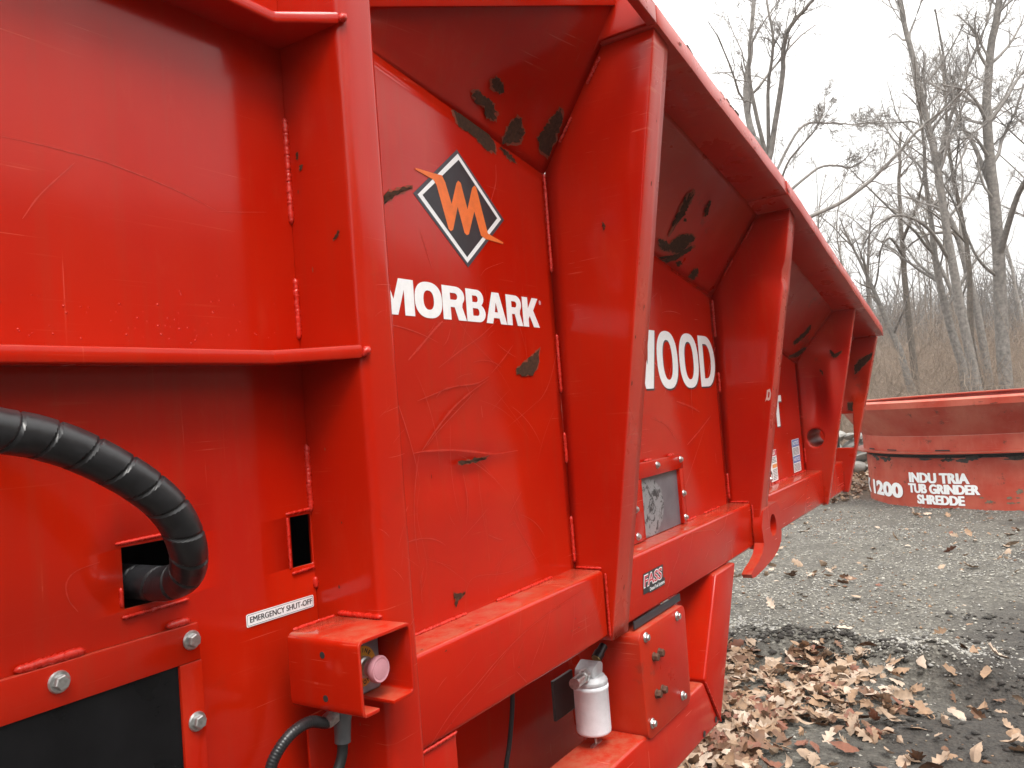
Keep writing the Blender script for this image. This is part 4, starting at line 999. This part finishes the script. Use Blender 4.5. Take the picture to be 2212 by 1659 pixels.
for k in range(26):
    hair(random.uniform(1.1, 2.9), random.uniform(.94, 1.02), -.0865, random.uniform(.03, .12), random.uniform(.1, 1.2), random.uniform(-.4, .4), random.choice((.0008, .0015)))
for k in range(14):
    hair(random.uniform(.985, 1.02), random.uniform(1.1, 1.75), -.1464, random.uniform(.02, .05), random.uniform(-.6, 2.4), random.uniform(-.4, .4), random.choice((.0006, .0012)))

# ------------------------------------------------------------------ round tub standing in the yard
TC = Vector((12.05, -.65, 0)); TR = 1.62
TUB = empty('grinder_tub', TC, 'faded red round tub with flared rim standing on the gravel', 'tub')
def ring(prof, n=96, wob=0.0):
    """closed profile (r, z) revolved around the tub axis"""
    V = []
    for j in range(n):
        t = 2*math.pi*j/n; k = 1+wob*math.sin(3*t+.6)
        for r, z in prof: V.append((TC.x+r*k*math.cos(t), TC.y+r*k*math.sin(t), z+.05*wob*math.sin(2*t)))
    m_ = len(prof)
    F = [(j*m_+i, ((j+1) % n)*m_+i, ((j+1) % n)*m_+(i+1) % m_, j*m_+(i+1) % m_) for j in range(n) for i in range(m_)]
    return V, F
def T_(name, VF, mat=TUBRED, parent=None, **kw): return build(name, VF, mat, parent or TUB, **kw)
T_('tub_shell', ring([(TR, -.03), (TR+.004, .03), (TR+.004, .60), (TR-.03, .60), (TR-.03, -.03)]), smooth=30)
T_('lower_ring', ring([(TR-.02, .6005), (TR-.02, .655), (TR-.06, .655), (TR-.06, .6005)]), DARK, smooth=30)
T_('tub_ledge', ring([(TR+.13, .6555), (TR+.135, .672), (TR+.02, .676), (TR-.06, .676), (TR-.06, .6555)]), smooth=30)
T_('upper_ring', ring([(TR+.035, .677), (TR+.04, .86), (TR+.01, .862), (TR-.02, .862), (TR-.02, .677)]), smooth=30)
T_('flared_rim', ring([(TR+.041, .863), (TR+.30, 1.205), (TR+.285, 1.215), (TR+.02, .873)], wob=.002), smooth=30)
T_('rim_lip', ring([(TR+.30, 1.206), (TR+.305, 1.275), (TR+.26, 1.300), (TR+.20, 1.296), (TR+.20, 1.280), (TR+.255, 1.28), (TR+.285, 1.262), (TR+.283, 1.212)], wob=.002), smooth=30)
def around(VF, a0, a1, z0, z1, r):     # text laid round the shell: angles from -X towards +Y (degrees), left end first
    V, F = VF; A = np.array(V); lo, hi = A.min(0), A.max(0)
    o = []
    for v in A:
        t = math.radians(a0+(v[0]-lo[0])/(hi[0]-lo[0])*(a1-a0)); z = z0+(v[1]-lo[1])/(hi[1]-lo[1])*(z1-z0)
        o.append((TC.x-r*math.cos(t), TC.y+r*math.sin(t), z))
    return o, F
for body, a0, a1, z0, z1, bd in (('BARK 1200', 104, 41.2, .10, .285, .045), ('INDU TRIA', 36.8, 11.8, .305, .425, .026), ('TUB GRINDER', 37.6, 8.4, .182, .293, .026), ('SHREDDE', 33.6, 14.2, .055, .165, .026)):
    for k_ in range(3): T_('lettering', around(text2d(body, 1., bd), a0-.22*k_, a1-.22*k_, z0+.003*(k_ % 2), z1+.003*(k_ % 2), TR+.012+.0006*k_), WHITE, smooth=None)
for k in range(22):
    t = math.radians(random.uniform(-70, 80)); L = random.uniform(.004, .028); z = random.choice([random.uniform(.02, .58), random.uniform(.5, .6), random.uniform(1.21, 1.27)])
    r = TR+.0065 if z < .65 else TR+.307
    q = []
    for i in range(9):
        a_ = i/9*2*math.pi; rr = random.uniform(.5, 1.2)
        q.append((TC.x-r*math.cos(t+L*rr*math.cos(a_)), TC.y+r*math.sin(t+L*rr*math.cos(a_)), z+L*.7*rr*math.sin(a_)*(1 if z < .65 else .4)))
    T_('paint_chip', (q, [tuple(range(9))]), RUST, smooth=None)
def stain(t0, z, da, dz, mat):
    q = []
    for i in range(16):
        a_ = i/16*2*math.pi; rr = random.uniform(.55, 1.2); tt = math.radians(t0)+da*rr*math.cos(a_)
        q.append((TC.x-(TR+.0055)*math.cos(tt), TC.y+(TR+.0055)*math.sin(tt), z+dz*rr*math.sin(a_)))
    c_ = (TC.x-(TR+.0058)*math.cos(math.radians(t0)), TC.y+(TR+.0058)*math.sin(math.radians(t0)), z)
    T_('stain', (q+[c_], [(i, (i+1) % 16, 16) for i in range(16)]), mat, smooth=None)
GRM = plain('dark_grime', (.05, .045, .04), .85, var=.5, scale=30); GRN = plain('mossy_grime', (.16, .11, .075), .9, var=.4, scale=30)
for k in range(16): stain(random.uniform(-40, 62), random.uniform(.565, .60), random.uniform(.02, .07), random.uniform(.012, .035), GRM)
for k in range(9): stain(random.uniform(-14, 8), random.uniform(.05, .24), random.uniform(.01, .035), random.uniform(.008, .03), GRN)
for t, z in ((60, .45), (44, .5), (20, .52)):
    t = math.radians(t)
    T_('slot_patch', ([(TC.x-(TR+.043)*math.cos(t+a_), TC.y+(TR+.043)*math.sin(t+a_), z_) for a_, z_ in ((-.05, .685), (.05, .685), (.05, .700), (-.05, .700))], [(0, 1, 2, 3)]), DARK, smooth=None)  # flat quads coloured dark like a shaded slot, nothing is cut

# ------------------------------------------------------------------ tyre beyond the hopper
TY = empty('tyre', (13.6, 1.80, 0), 'black rubber tyre seen through the opening in the end rib', 'tyre')
tc = Vector((13.6, 1.80, .62)); tdir = Vector((.2, -1, 0)).normalized()
def tyre_prof(k): return 1+.02*(1 if (k % 2) else -1)
build('tread', lathe([(.36, -.13), (.50, -.15), (.585, -.145), (.62, -.12), (.60, -.08), (.625, -.07), (.625, -.01), (.605, 0), (.625, .01), (.625, .07), (.60, .08), (.62, .12), (.585, .145), (.50, .15), (.36, .13)], tc, tdir, 40), RUBBER, TY, smooth=35)
build('rim', lathe([(.359, -.12), (.34, -.1), (.33, .02), (.20, .05), (.19, .09), (.05, .09), (.05, -.05), (.3, -.09)], tc, tdir, 28), plain('white_painted_rim', (.6, .6, .58), .5), TY, smooth=35)

# ------------------------------------------------------------------ dry stone wall
SW = empty('stone_wall', (15.2, 2.5, 0), 'low dry stone wall at the edge of the wood behind the tub', 'wall')
STM = []
for k in range(6):
    bm = bmesh.new(); bmesh.ops.create_icosphere(bm, subdivisions=2, radius=.5)
    ph = [random.uniform(0, 6) for _ in range(3)]
    for v in bm.verts:
        f = 1+.22*math.sin(4*v.co.x+ph[0])+.18*math.sin(5*v.co.y+ph[1])+.12*math.sin(6*v.co.z+ph[2])
        v.co = Vector((v.co.x*f, v.co.y*f*.9, v.co.z*f*.72))
    m_ = bpy.data.meshes.new('field_stone'); bm.to_mesh(m_); bm.free(); m_.materials.append(STONE)
    m_.polygons.foreach_set('use_smooth', [True]*len(m_.polygons)); m_.set_sharp_from_angle(angle=math.radians(28))
    STM.append(m_)
ns_ = 0
for row in range(4):
    y = -2.6
    while y < 6.5:
        s_ = random.uniform(.2, .38)*(1.1-.1*row)
        o = bpy.data.objects.new('stone', random.choice(STM)); COL.objects.link(o); o.parent = SW
        y += s_*.5
        o.location = Vector((15.2+random.uniform(-.08, .08), y, .08+row*.19+random.uniform(-.02, .02)))-SW.location
        o.scale = (s_*1.2, s_*1.12, s_*.95); o.rotation_euler = (random.uniform(-.4, .4), random.uniform(-.4, .4), random.uniform(0, 6.3))
        y += s_*.5; ns_ += 1

# ------------------------------------------------------------------ bare trees
class Tubes:
    """collects tapered tubes by (points, sides) and meshes them in one go"""
    def __init__(self): self.g = {}
    def add(self, P_, r0, r1, sides=4):
        P_ = np.asarray(P_, float); k = (len(P_), sides)
        self.g.setdefault(k, []).append((P_, r0, r1))
    def arrays(self):
        VV, FF, off = [], [], 0
        for (K, S), L in self.g.items():
            P_ = np.stack([l[0] for l in L]); r0 = np.array([l[1] for l in L]); r1 = np.array([l[2] for l in L])
            n = len(L)
            T = np.gradient(P_, axis=1); T /= np.linalg.norm(T, axis=2, keepdims=True)+1e-9
            ref = np.where(np.abs(T[..., 2:3]) > .9, np.array([1., 0, 0]), np.array([0, 0, 1.]))
            A = np.cross(T, ref); A /= np.linalg.norm(A, axis=2, keepdims=True)+1e-9; B = np.cross(T, A)
            R = r0[:, None]+(r1-r0)[:, None]*np.linspace(0, 1, K)[None]
            th = np.arange(S)/S*2*np.pi
            V = P_[:, :, None]+R[:, :, None, None]*(A[:, :, None]*np.cos(th)[None, None, :, None]+B[:, :, None]*np.sin(th)[None, None, :, None])
            VV.append(V.reshape(-1, 3))
            i, j = np.meshgrid(np.arange(K-1), np.arange(S), indexing='ij')
            q = np.stack([i*S+j, i*S+(j+1) % S, (i+1)*S+(j+1) % S, (i+1)*S+j], -1).reshape(-1, 4)
            FF.append((q[None]+(np.arange(n)*K*S)[:, None, None]+off).reshape(-1, 4)); off += n*K*S
        return np.concatenate(VV), np.concatenate(FF)
    def mesh(self, name, origin=(0, 0, 0)):
        V, F = self.arrays(); V = V-np.asarray(origin)
        me_ = bpy.data.meshes.new(name)
        me_.vertices.add(len(V)); me_.vertices.foreach_set('co', V.astype(np.float32).ravel())
        me_.loops.add(len(F)*4); me_.loops.foreach_set('vertex_index', F.astype(np.int32).ravel())
        me_.polygons.add(len(F)); me_.polygons.foreach_set('loop_start', np.arange(0, len(F)*4, 4, dtype=np.int32))
        me_.polygons.foreach_set('use_smooth', np.ones(len(F), bool))
        me_.update(calc_edges=True); me_.validate()
        return me_
def wiggle(p, d, L, K, amp, lift):
    d = d/np.linalg.norm(d); pts = [p]; 
    for k in range(K-1):
        d = d+rng.normal(0, amp, 3)+np.array([0, 0, lift]); d /= np.linalg.norm(d)
        pts.append(pts[-1]+d*L/(K-1))
    return np.array(pts)
def side_dir(T, ang):
    r = rng.normal(0, 1, 3); r -= T*(r@T); r /= np.linalg.norm(r)+1e-9
    return T*math.cos(ang)+r*math.sin(ang)
def branch_out(tw, path, r_at, L, level, maxlevel, dens, droop):
    """children along a limb; each child is a thinner wiggly tube"""
    K = len(path); T = np.gradient(path, axis=0); T /= np.linalg.norm(T, axis=1)[:, None]+1e-9
    n = max(2, int(dens[level]*rng.uniform(.8, 1.2)))
    for i in range(n):
        t = rng.uniform(.18, 1.0)**.8; s = t*(K-1); k = min(int(s), K-2); f = s-k
        p = path[k]*(1-f)+path[k+1]*f
        Lc = L*rng.uniform(.28, .62)*(1.15-.55*t)
        d = side_dir(T[k], rng.uniform(.45, 1.05)); d[2] += .12
        kk = {1: 7, 2: 6, 3: 5, 4: 4}.get(level, 4)
        q = wiggle(p, d, Lc, kk, .17, droop)
        r0 = max(r_at*(1-.7*t)*rng.uniform(.38, .6), .0035)
        tw.add(q, r0, max(r0*.35, .0024), 4 if level < 3 else 3)
        if level < maxlevel: branch_out(tw, q, r0, Lc, level+1, maxlevel, dens, droop)
def guided_tree(name, label, guides, rads, depth, mats, dens, maxlevel=3, group=None, droop=.03, base=None, lvines=0):
    g0 = [np.array(g_, float) for g_ in guides]
    bx, by = g0[0][0][0], g0[0][0][1]
    bz = float(hfun(bx, by))
    root = empty(name, (bx, by, bz), label, 'tree', group)
    tr, tw = Tubes(), Tubes()
    org = np.array([bx, by, bz])
    for gi, g_ in enumerate(g0):
        n = max(8, 5*len(g_)); S = spline(g_, n)
        dx = depth*np.sin(np.linspace(0, 1, n)*rng.uniform(1.0, 2.6))*rng.choice([-1, 1]) if gi else 0*np.linspace(0, 1, n)
        S[:, 0] += dx; 
        S += np.cumsum(rng.normal(0, .010, S.shape), axis=0)*np.linspace(.2, 1, n)[:, None]
        if gi: 
            kk_ = int(np.argmin(np.linalg.norm(TRK-S[0], axis=1))); S = np.vstack([TRK[max(0, kk_-2)], S])
        if gi == 0: S = np.vstack([[bx, by, bz-.2], [bx+.02, by, bz+(S[0][2]-bz)*.4], S])
        if gi == 0: TRK = S
        r0 = rads[gi]; Lt = np.linalg.norm(np.diff(S, axis=0), axis=1).sum()
        tr.add(S, r0, max(r0*.3, .008), 9)
        branch_out(tw, S[len(S)//5 if gi == 0 else 0:], r0*.8, Lt*.36, 1, maxlevel, dens, droop)
    m1 = tr.mesh('trunk', org); m1.materials.append(mats[0]); m2 = tw.mesh('crown', org); m2.materials.append(mats[1])
    for nm, m_ in (('trunk', m1), ('crown', m2)):
        o = bpy.data.objects.new(nm, m_); COL.objects.link(o); o.parent = root
    return root
D = {1: 9, 2: 6, 3: 4}
guided_tree('bare_tree', 'many-stemmed pale bare tree rising behind the hopper rail with long crooked limbs', T1, [.085, .04, .036, .05, .026, .028, .04, .022], .8, (BARK[1], TWIG[0]), {1: 18, 2: 8, 3: 6}, 3, droop=.01)
guided_tree('bare_tree', 'tall dark leaning bare tree beyond the tub, bending towards the hopper', T2, [.12, .055, .045, .028, .03], 1.2, (BARK[0], TWIG[0]), {1: 20, 2: 9, 3: 7}, 3)
guided_tree('bare_tree', 'tall straight forked bare tree beyond the tub', T3, [.165, .075, .06, .04, .04], 1.2, (BARK[0], TWIG[0]), {1: 20, 2: 9, 3: 7}, 3)
guided_tree('bare_tree', 'bent bare tree leaning hard over between the two tall trunks', T4, [.12, .05, .05], 1.0, (BARK[0], TWIG[1]), {1: 13, 2: 7, 3: 4}, 3)
guided_tree('bare_tree', 'slim vine-hung bare tree in the brush left of the leaning trunk', T5, [.10, .05, .05], .8, (BARK[2], TWIG[1]), {1: 14, 2: 7, 3: 5}, 3, droop=-.06)

# woodland trees: five kinds of bare tree, copied through the wood
def wood_kind(k):
    H = rng.uniform(8, 13); r0 = rng.uniform(.10, .19)
    S = wiggle(np.array([0, 0, -.3]), np.array([rng.normal(0, .08), rng.normal(0, .08), 1.]), H, 14, .06, .03)
    tr, tw = Tubes(), Tubes(); tr.add(S, r0, .02, 8)
    for i in range(7):
        t = rng.uniform(.35, .9); p = S[int(t*13)]
        q = wiggle(p, side_dir(np.array([0, 0, 1.]), rng.uniform(.5, .9)), H*rng.uniform(.2, .4), 9, .12, .06)
        tr.add(q, r0*(1-t*.7)*.5, .012, 6); branch_out(tw, q, r0*.3, H*.2, 1, 3, {1: 7, 2: 5, 3: 4}, .02)
    branch_out(tw, S[5:], r0*.6, H*.3, 1, 3, {1: 12, 2: 6, 3: 4}, .02)
    a_, b_ = tr.mesh('trunk'), tw.mesh('crown'); a_.materials.append(BARK[k % 3]); b_.materials.append(TWIG[k % 2])
    return a_, b_
KINDS = [wood_kind(k) for k in range(5)]
def place_tree(x, y, k, s, label, group):
    root = empty('bare_tree', (x, y, float(hfun(x, y))), label, 'tree', group)
    rz = rng.uniform(0, 6.28)
    root.rotation_euler = (rng.normal(0, .05), rng.normal(0, .05), rz); root.scale = (s, s, s*rng.uniform(.9, 1.15))
    for nm, m_ in zip(('trunk', 'crown'), KINDS[k]):
        o = bpy.data.objects.new(nm, m_); COL.objects.link(o); o.parent = root
cnt = 0
for ring_x, n in ((30, 7), (37, 11), (46, 14), (56, 16)):
    for i in range(n):
        y = -7+(19+ring_x*.25)*(i+rng.uniform(.1, .9))/n-ring_x*.06
        place_tree(ring_x+rng.uniform(-2.5, 2.5), y, int(rng.integers(5)), rng.uniform(.45, .72), 'grey leafless tree standing in the wood on the slope behind the tub', 'trees in the wood behind the yard')
for i in range(6):     # slender trees among the tall ones
    x = rng.uniform(21.5, 28); y = -3.6+5.6*(i+rng.uniform(.1, .9))/6
    place_tree(x, y, int(rng.integers(5)), rng.uniform(.5, .8), 'slender leafless tree standing among the tall trunks beyond the tub', 'slender trees beyond the tub')
for i in range(26):     # the wood goes on round the yard, behind the photographer
    y = -rng.uniform(9, 24); x = -26+52*(i+rng.uniform(.2, .8))/26
    place_tree(x, y, int(rng.integers(5)), rng.uniform(.8, 1.2), 'leafless tree across the yard from the lettered side of the grinder', 'trees across the yard')

# undergrowth: uncountable thin stems and dry leaves on the slope
ug = Tubes()
for i in range(8500):
    x = 16.5+22*rng.random()**1.4; y = -6+(14+x*.2)*rng.random()-.5; z = float(hfun(x, y))
    h = rng.uniform(.5, 2.6)*(1.35 if rng.random() < .2 else .8)
    q = wiggle(np.array([x, y, z-.05]), np.array([rng.normal(0, .45), rng.normal(0, .45), 1.]), h, 5, .28, -.06)
    r = rng.uniform(.003, .009); ug.add(q, r, r*.4, 3)
    for _ in range(2):
        k = int(rng.integers(1, 4)); qq = wiggle(q[k], rng.normal(0, 1, 3)+np.array([0, 0, .5]), h*.45, 4, .25, -.04); ug.add(qq, r*.6, r*.3, 3)
m_ = ug.mesh('undergrowth'); m_.materials.append(plain('dry_brush', (.25, .195, .15), .9, var=.35, scale=1.5))
o = bpy.data.objects.new('undergrowth', m_); COL.objects.link(o); o['kind'] = 'stuff'
tag(o, 'tangled brown leafless brush along the foot of the wooded slope', 'undergrowth')
# distant wood on the hill: thin stems that read as one mass
fw = Tubes()
for i in range(5200):
    x = 50+75*rng.random(); y = -22+(50+x*.3)*rng.random(); z = float(hfun(x, y)); h = rng.uniform(2.5, 5.5)
    q = wiggle(np.array([x, y, z-.1]), np.array([rng.normal(0, .15), rng.normal(0, .15), 1.]), h, 5, .12, .02); r = rng.uniform(.03, .08)
    fw.add(q, r, r*.25, 3)
    for _ in range(4):
        k = int(rng.integers(1, 4)); fw.add(wiggle(q[k], rng.normal(0, .8, 3)+np.array([0, 0, .8]), h*.4, 4, .2, .02), r*.45, r*.15, 3)
m_ = fw.mesh('distant_wood'); m_.materials.append(plain('distant_bark', (.17, .155, .14), .9, var=.3, scale=.4))
o = bpy.data.objects.new('distant_wood', m_); COL.objects.link(o); o['kind'] = 'stuff'
tag(o, 'far leafless wood reading as one grey mass on the hill', 'wood')

# ------------------------------------------------------------------ fallen leaves and gravel
def oak_leaf(k):
    pts = [(-.14, .007), (.03, .012)]; nl = random.choice((3, 3.5, 4)); dp = random.uniform(.18, .34); wd = random.uniform(.26, .36)
    for i in range(15):
        u = .07+.91*i/14; lob = math.cos(2*math.pi*(nl*u-.35))
        pts.append((u+.035*lob, max(.02, wd*math.sin(math.pi*u**.85)**.65*(1-dp+dp*lob))))
    pts.append((1.02, 0))
    if k in (2, 5, 7):      # oval beech-like leaf, some torn
        pts = [(-.12, .007), (.0, .012)]+[(.06+.9*i/12, max(.02, .23*math.sin(math.pi*(.06+.9*i/12))**.8*random.uniform(.8, 1.08))) for i in range(13)]+[(1.0, 0)]
    m_ = len(pts); V, F = [], []
    cu, tw_ = random.uniform(.1, 1.1), random.uniform(-.6, .6); fold = random.uniform(.0, .9)
    def bend(u, v):
        z = cu*(u-.45)**2*.9+fold*abs(v)*.7+tw_*v*u+.05*math.sin(9*u+k)*(abs(v)*2)
        return (u-.45, v, z)
    for u, v in pts: V.append(bend(u, v))
    for u, v in pts: V.append(bend(u, 0.0))
    for u, v in pts: V.append(bend(u, -v*random.uniform(.9, 1.1)))
    for i in range(m_-1): F += [(i, m_+i, m_+i+1, i+1), (m_+i, 2*m_+i, 2*m_+i+1, m_+i+1)]
    return np.array(V), np.array(F)
LV = [oak_leaf(k) for k in range(8)]
LME = []
for k, (V, F) in enumerate(LV):
    for mi in range(len(LEAFM)):
        m_ = bpy.data.meshes.new('oak_leaf'); m_.from_pydata(V.tolist(), [], F.tolist()); m_.materials.append(LEAFM[mi]); LME.append(m_)
def bankx(y):
    t = min(max((.7-y)/1.6, 0), 1.4); return 5.0-.1*math.sin(t*5)-1.05*min(max(t-.45, 0), 1)
def leaf_spot():
    """dense drift under and beside the machine, thinning out over the gravel"""
    while True:
        r = random.random()
        if r < .62:
            y = random.uniform(-1.0, 2.2); x = random.uniform(2.2, 5.0)
            b_ = bankx(y)
            if x > b_-.12: continue
            edge = y-(-.15-.75*max(0, (4.3-x)))
            pr_ = 1.0 if y > .0 else max(.07, 1+y*2.0)
            if math.sin(3.3*x+1.7*y)+math.sin(5.1*y-2*x) < -1.1: pr_ *= .25
            if random.random() < pr_: return x, y
        elif r < .685:
            x = random.uniform(3, 10.3); y = random.uniform(-2.4, 2.5)
            if math.sin(1.9*x+2.3*y)+math.sin(2.9*y-1.3*x+2) < .7 and random.random() < .8: continue
            return x, y
        else:
            x = random.uniform(11., 15.1); y = random.uniform(.6, 4.2)
            if (x-TC.x)**2+(y-TC.y)**2 < 1.75**2: continue
            if x < 11.6+.8*math.sin(3*y): continue
            return x, y
spots = [leaf_spot() for _ in range(9000)]
cands = []
for (x, y) in spots:
    d = Vector((x, y, 0))-CAM; dep = d.dot(fwd); 
    if dep < .1: cands.append((0, x, y)); continue
    u, v = d.dot(CR)/dep, d.dot(CU)/dep
    vis = abs(u) < .64 and abs(v) < .478 and u > .20
    cands.append(((1/dep if vis else 0), x, y))
cands.sort(reverse=True)
def leaf_xf(x, y, hi=False):
    s = random.uniform(.055, .125); z = float(hfun(x, y))+random.uniform(.004, .03)
    R = Matrix.Rotation(random.uniform(0, 6.28), 3, 'Z') @ Matrix.Rotation(random.gauss(0, .45), 3, 'X') @ Matrix.Rotation(random.gauss(0, .45), 3, 'Y')
    if random.random() < .4: R = R @ Matrix.Rotation(math.pi, 3, 'X'); z += .012
    return s, z, R
def leaf_mat_index(x, y):
    w = (.34, .30, .12, .06, .18) if x > 3.9 else (.20, .34, .26, .10, .10)  # leaf colours carry the light: paler in the lit zone, browner near the machine
    if x > 11: w = (.28, .40, .18, .06, .08)
    return random.choices(range(5), w)[0]
for _, x, y in cands[:300]:
    s, z, R = leaf_xf(x, y)
    o = bpy.data.objects.new('oak_leaf', LME[random.randrange(8)*5+leaf_mat_index(x, y)]); COL.objects.link(o)
    M4 = R.to_4x4(); M4.translation = (x, y, z); o.parent = ground; o.matrix_local = M4 @ Matrix.Diagonal((s, s, s, 1))
VV, FF, MI, off = [], [], [], 0
for _, x, y in cands[300:]:
    s, z, R = leaf_xf(x, y); V, F = LV[random.randrange(8)]
    if random.random() < .35: s *= random.uniform(.25, .6); z -= .004
    VV.append((V*s) @ np.array(R).T+np.array([x, y, z])); FF.append(F+off); off += len(V); MI += [leaf_mat_index(x, y)]*len(F)
def big_mesh(name, V, F, mats, mi=None, smooth=False):
    me_ = bpy.data.meshes.new(name); n = F.shape[1]
    me_.vertices.add(len(V)); me_.vertices.foreach_set('co', V.astype(np.float32).ravel())
    me_.loops.add(F.size); me_.loops.foreach_set('vertex_index', F.astype(np.int32).ravel())
    me_.polygons.add(len(F)); me_.polygons.foreach_set('loop_start', np.arange(0, F.size, n, dtype=np.int32))
    for q in mats: me_.materials.append(q)
    if mi is not None: me_.polygons.foreach_set('material_index', np.array(mi, dtype=np.int32))
    me_.update(calc_edges=True); me_.validate()
    o_ = bpy.data.objects.new(name, me_); COL.objects.link(o_); return o_
lf = big_mesh('fallen_leaves', np.concatenate(VV), np.concatenate(FF), LEAFM, MI)
lf['kind'] = 'stuff'; tag(lf, 'dry brown and tan oak leaves scattered thickly over the ground', 'leaves')
# loose stones
OCT = np.array([(1, 0, 0), (0, 1, 0), (-1, 0, 0), (0, -1, 0), (0, 0, .7), (0, 0, -.7)], float)
OF = np.array([(0, 1, 4), (1, 2, 4), (2, 3, 4), (3, 0, 4), (1, 0, 5), (2, 1, 5), (3, 2, 5), (0, 3, 5)])
def scatter(name, n, area, size, mats, label, cat, dens=None):
    pts = []
    while len(pts) < n:
        x = area[0]+(area[1]-area[0])*random.random()**1.5; y = random.uniform(area[2], area[3])
        if dens and random.random() > dens(x, y): continue
        pts.append((x, y))
    A = np.array(pts); Z = hfun(A[:, 0], A[:, 1])
    S = np.array([random.choice((.6, .8, 1, 1, 1.5))*random.uniform(*size) for _ in pts])
    V = OCT[None]*(1+rng.normal(0, .25, (n, 6, 1)))*S[:, None, None]*np.array([1.2, .9, .8])
    th = rng.uniform(0, 6.28, n); c_, s_ = np.cos(th), np.sin(th)
    X = V[..., 0]*c_[:, None]-V[..., 1]*s_[:, None]; Y = V[..., 0]*s_[:, None]+V[..., 1]*c_[:, None]
    V = np.stack([X+A[:, :1], Y+A[:, 1:], V[..., 2]+Z[:, None]+S[:, None]*.25], -1).reshape(-1, 3)
    F = (OF[None]+(np.arange(n)*6)[:, None, None]).reshape(-1, 3)
    o_ = big_mesh(name, V, F, mats, rng.integers(0, len(mats), n).repeat(8)); o_['kind'] = 'stuff'; tag(o_, label, cat)
    return o_
def gdens(x, y):
    k = 1.0 if x > bankx(y)-.1 else .12
    if y < -.25 and x < 6.0: k *= max(.15, 1+(y+.25)*1.4)
    return k*(.55+.45*math.sin(2.1*x+1.1)*math.sin(1.7*y))
scatter('loose_gravel', 26000, (2.8, 11.5, -2.6, 2.8), (.003, .0105), [PEB, STONE, PEB, plain('grey_gravel', (.16, .155, .145), .9, var=.4, scale=40)], 'pale crushed stone scattered across the yard', 'gravel', gdens)
def bdens(x, y): return math.exp(-((x-bankx(y)-.16)/.24)**2)*max(.1, .5+.6*math.sin(5*y+2*x))*(1 if -.9 < y < .95 else .1)
scatter('bank_gravel', 1700, (3.2, 6.0, -1.4, 1.2), (.005, .012), [PEB, STONE], 'larger pale stones thrown up on the low bank', 'gravel', bdens)
def cdens(x, y): return max(0, math.sin(4*y+1)*.6+.5)*math.exp(-((x-bankx(y)+.02)/.12)**2)*(1 if -1.1 < y < .95 else .1)+.04*(1 if y < -.3 else 0)
scatter('soil_clods', 1500, (2.8, 6.0, -1.6, 1.2), (.005, .02), [CLOD, GROUND], 'dark churned soil along the bank beside the leaves', 'soil', cdens)

# ------------------------------------------------------------------ damp winter air
HZ = build('haze', box(-190, 260, -190, 190, -1.5, 34), None, smooth=None)
hm = bpy.data.materials.new('damp_air'); hm.use_nodes = True
hn = hm.node_tree; hn.nodes.clear()
hv = hn.nodes.new('ShaderNodeVolumePrincipled'); hv.inputs['Color'].default_value = (.9, .92, .95, 1); hv.inputs['Density'].default_value = .0014
ho = hn.nodes.new('ShaderNodeOutputMaterial'); hn.links.new(hv.outputs[0], ho.inputs['Volume'])
HZ.data.materials.append(hm); HZ['kind'] = 'stuff'; tag(HZ, 'thin pale damp air greying the far wood', 'haze')

def wdens(x, y): return .35+.65*max(0, math.sin(1.3*x+2.2*y)*math.sin(2.7*y-.8*x))
wc = scatter('wood_chips', 2600, (2.8, 11.5, -2.6, 2.8), (.004, .013), [LEAFM[1], LEAFM[2], plain('weathered_chip', (.24, .18, .12), .9)], 'small brown wood chips trodden into the gravel', 'wood chips', wdens)
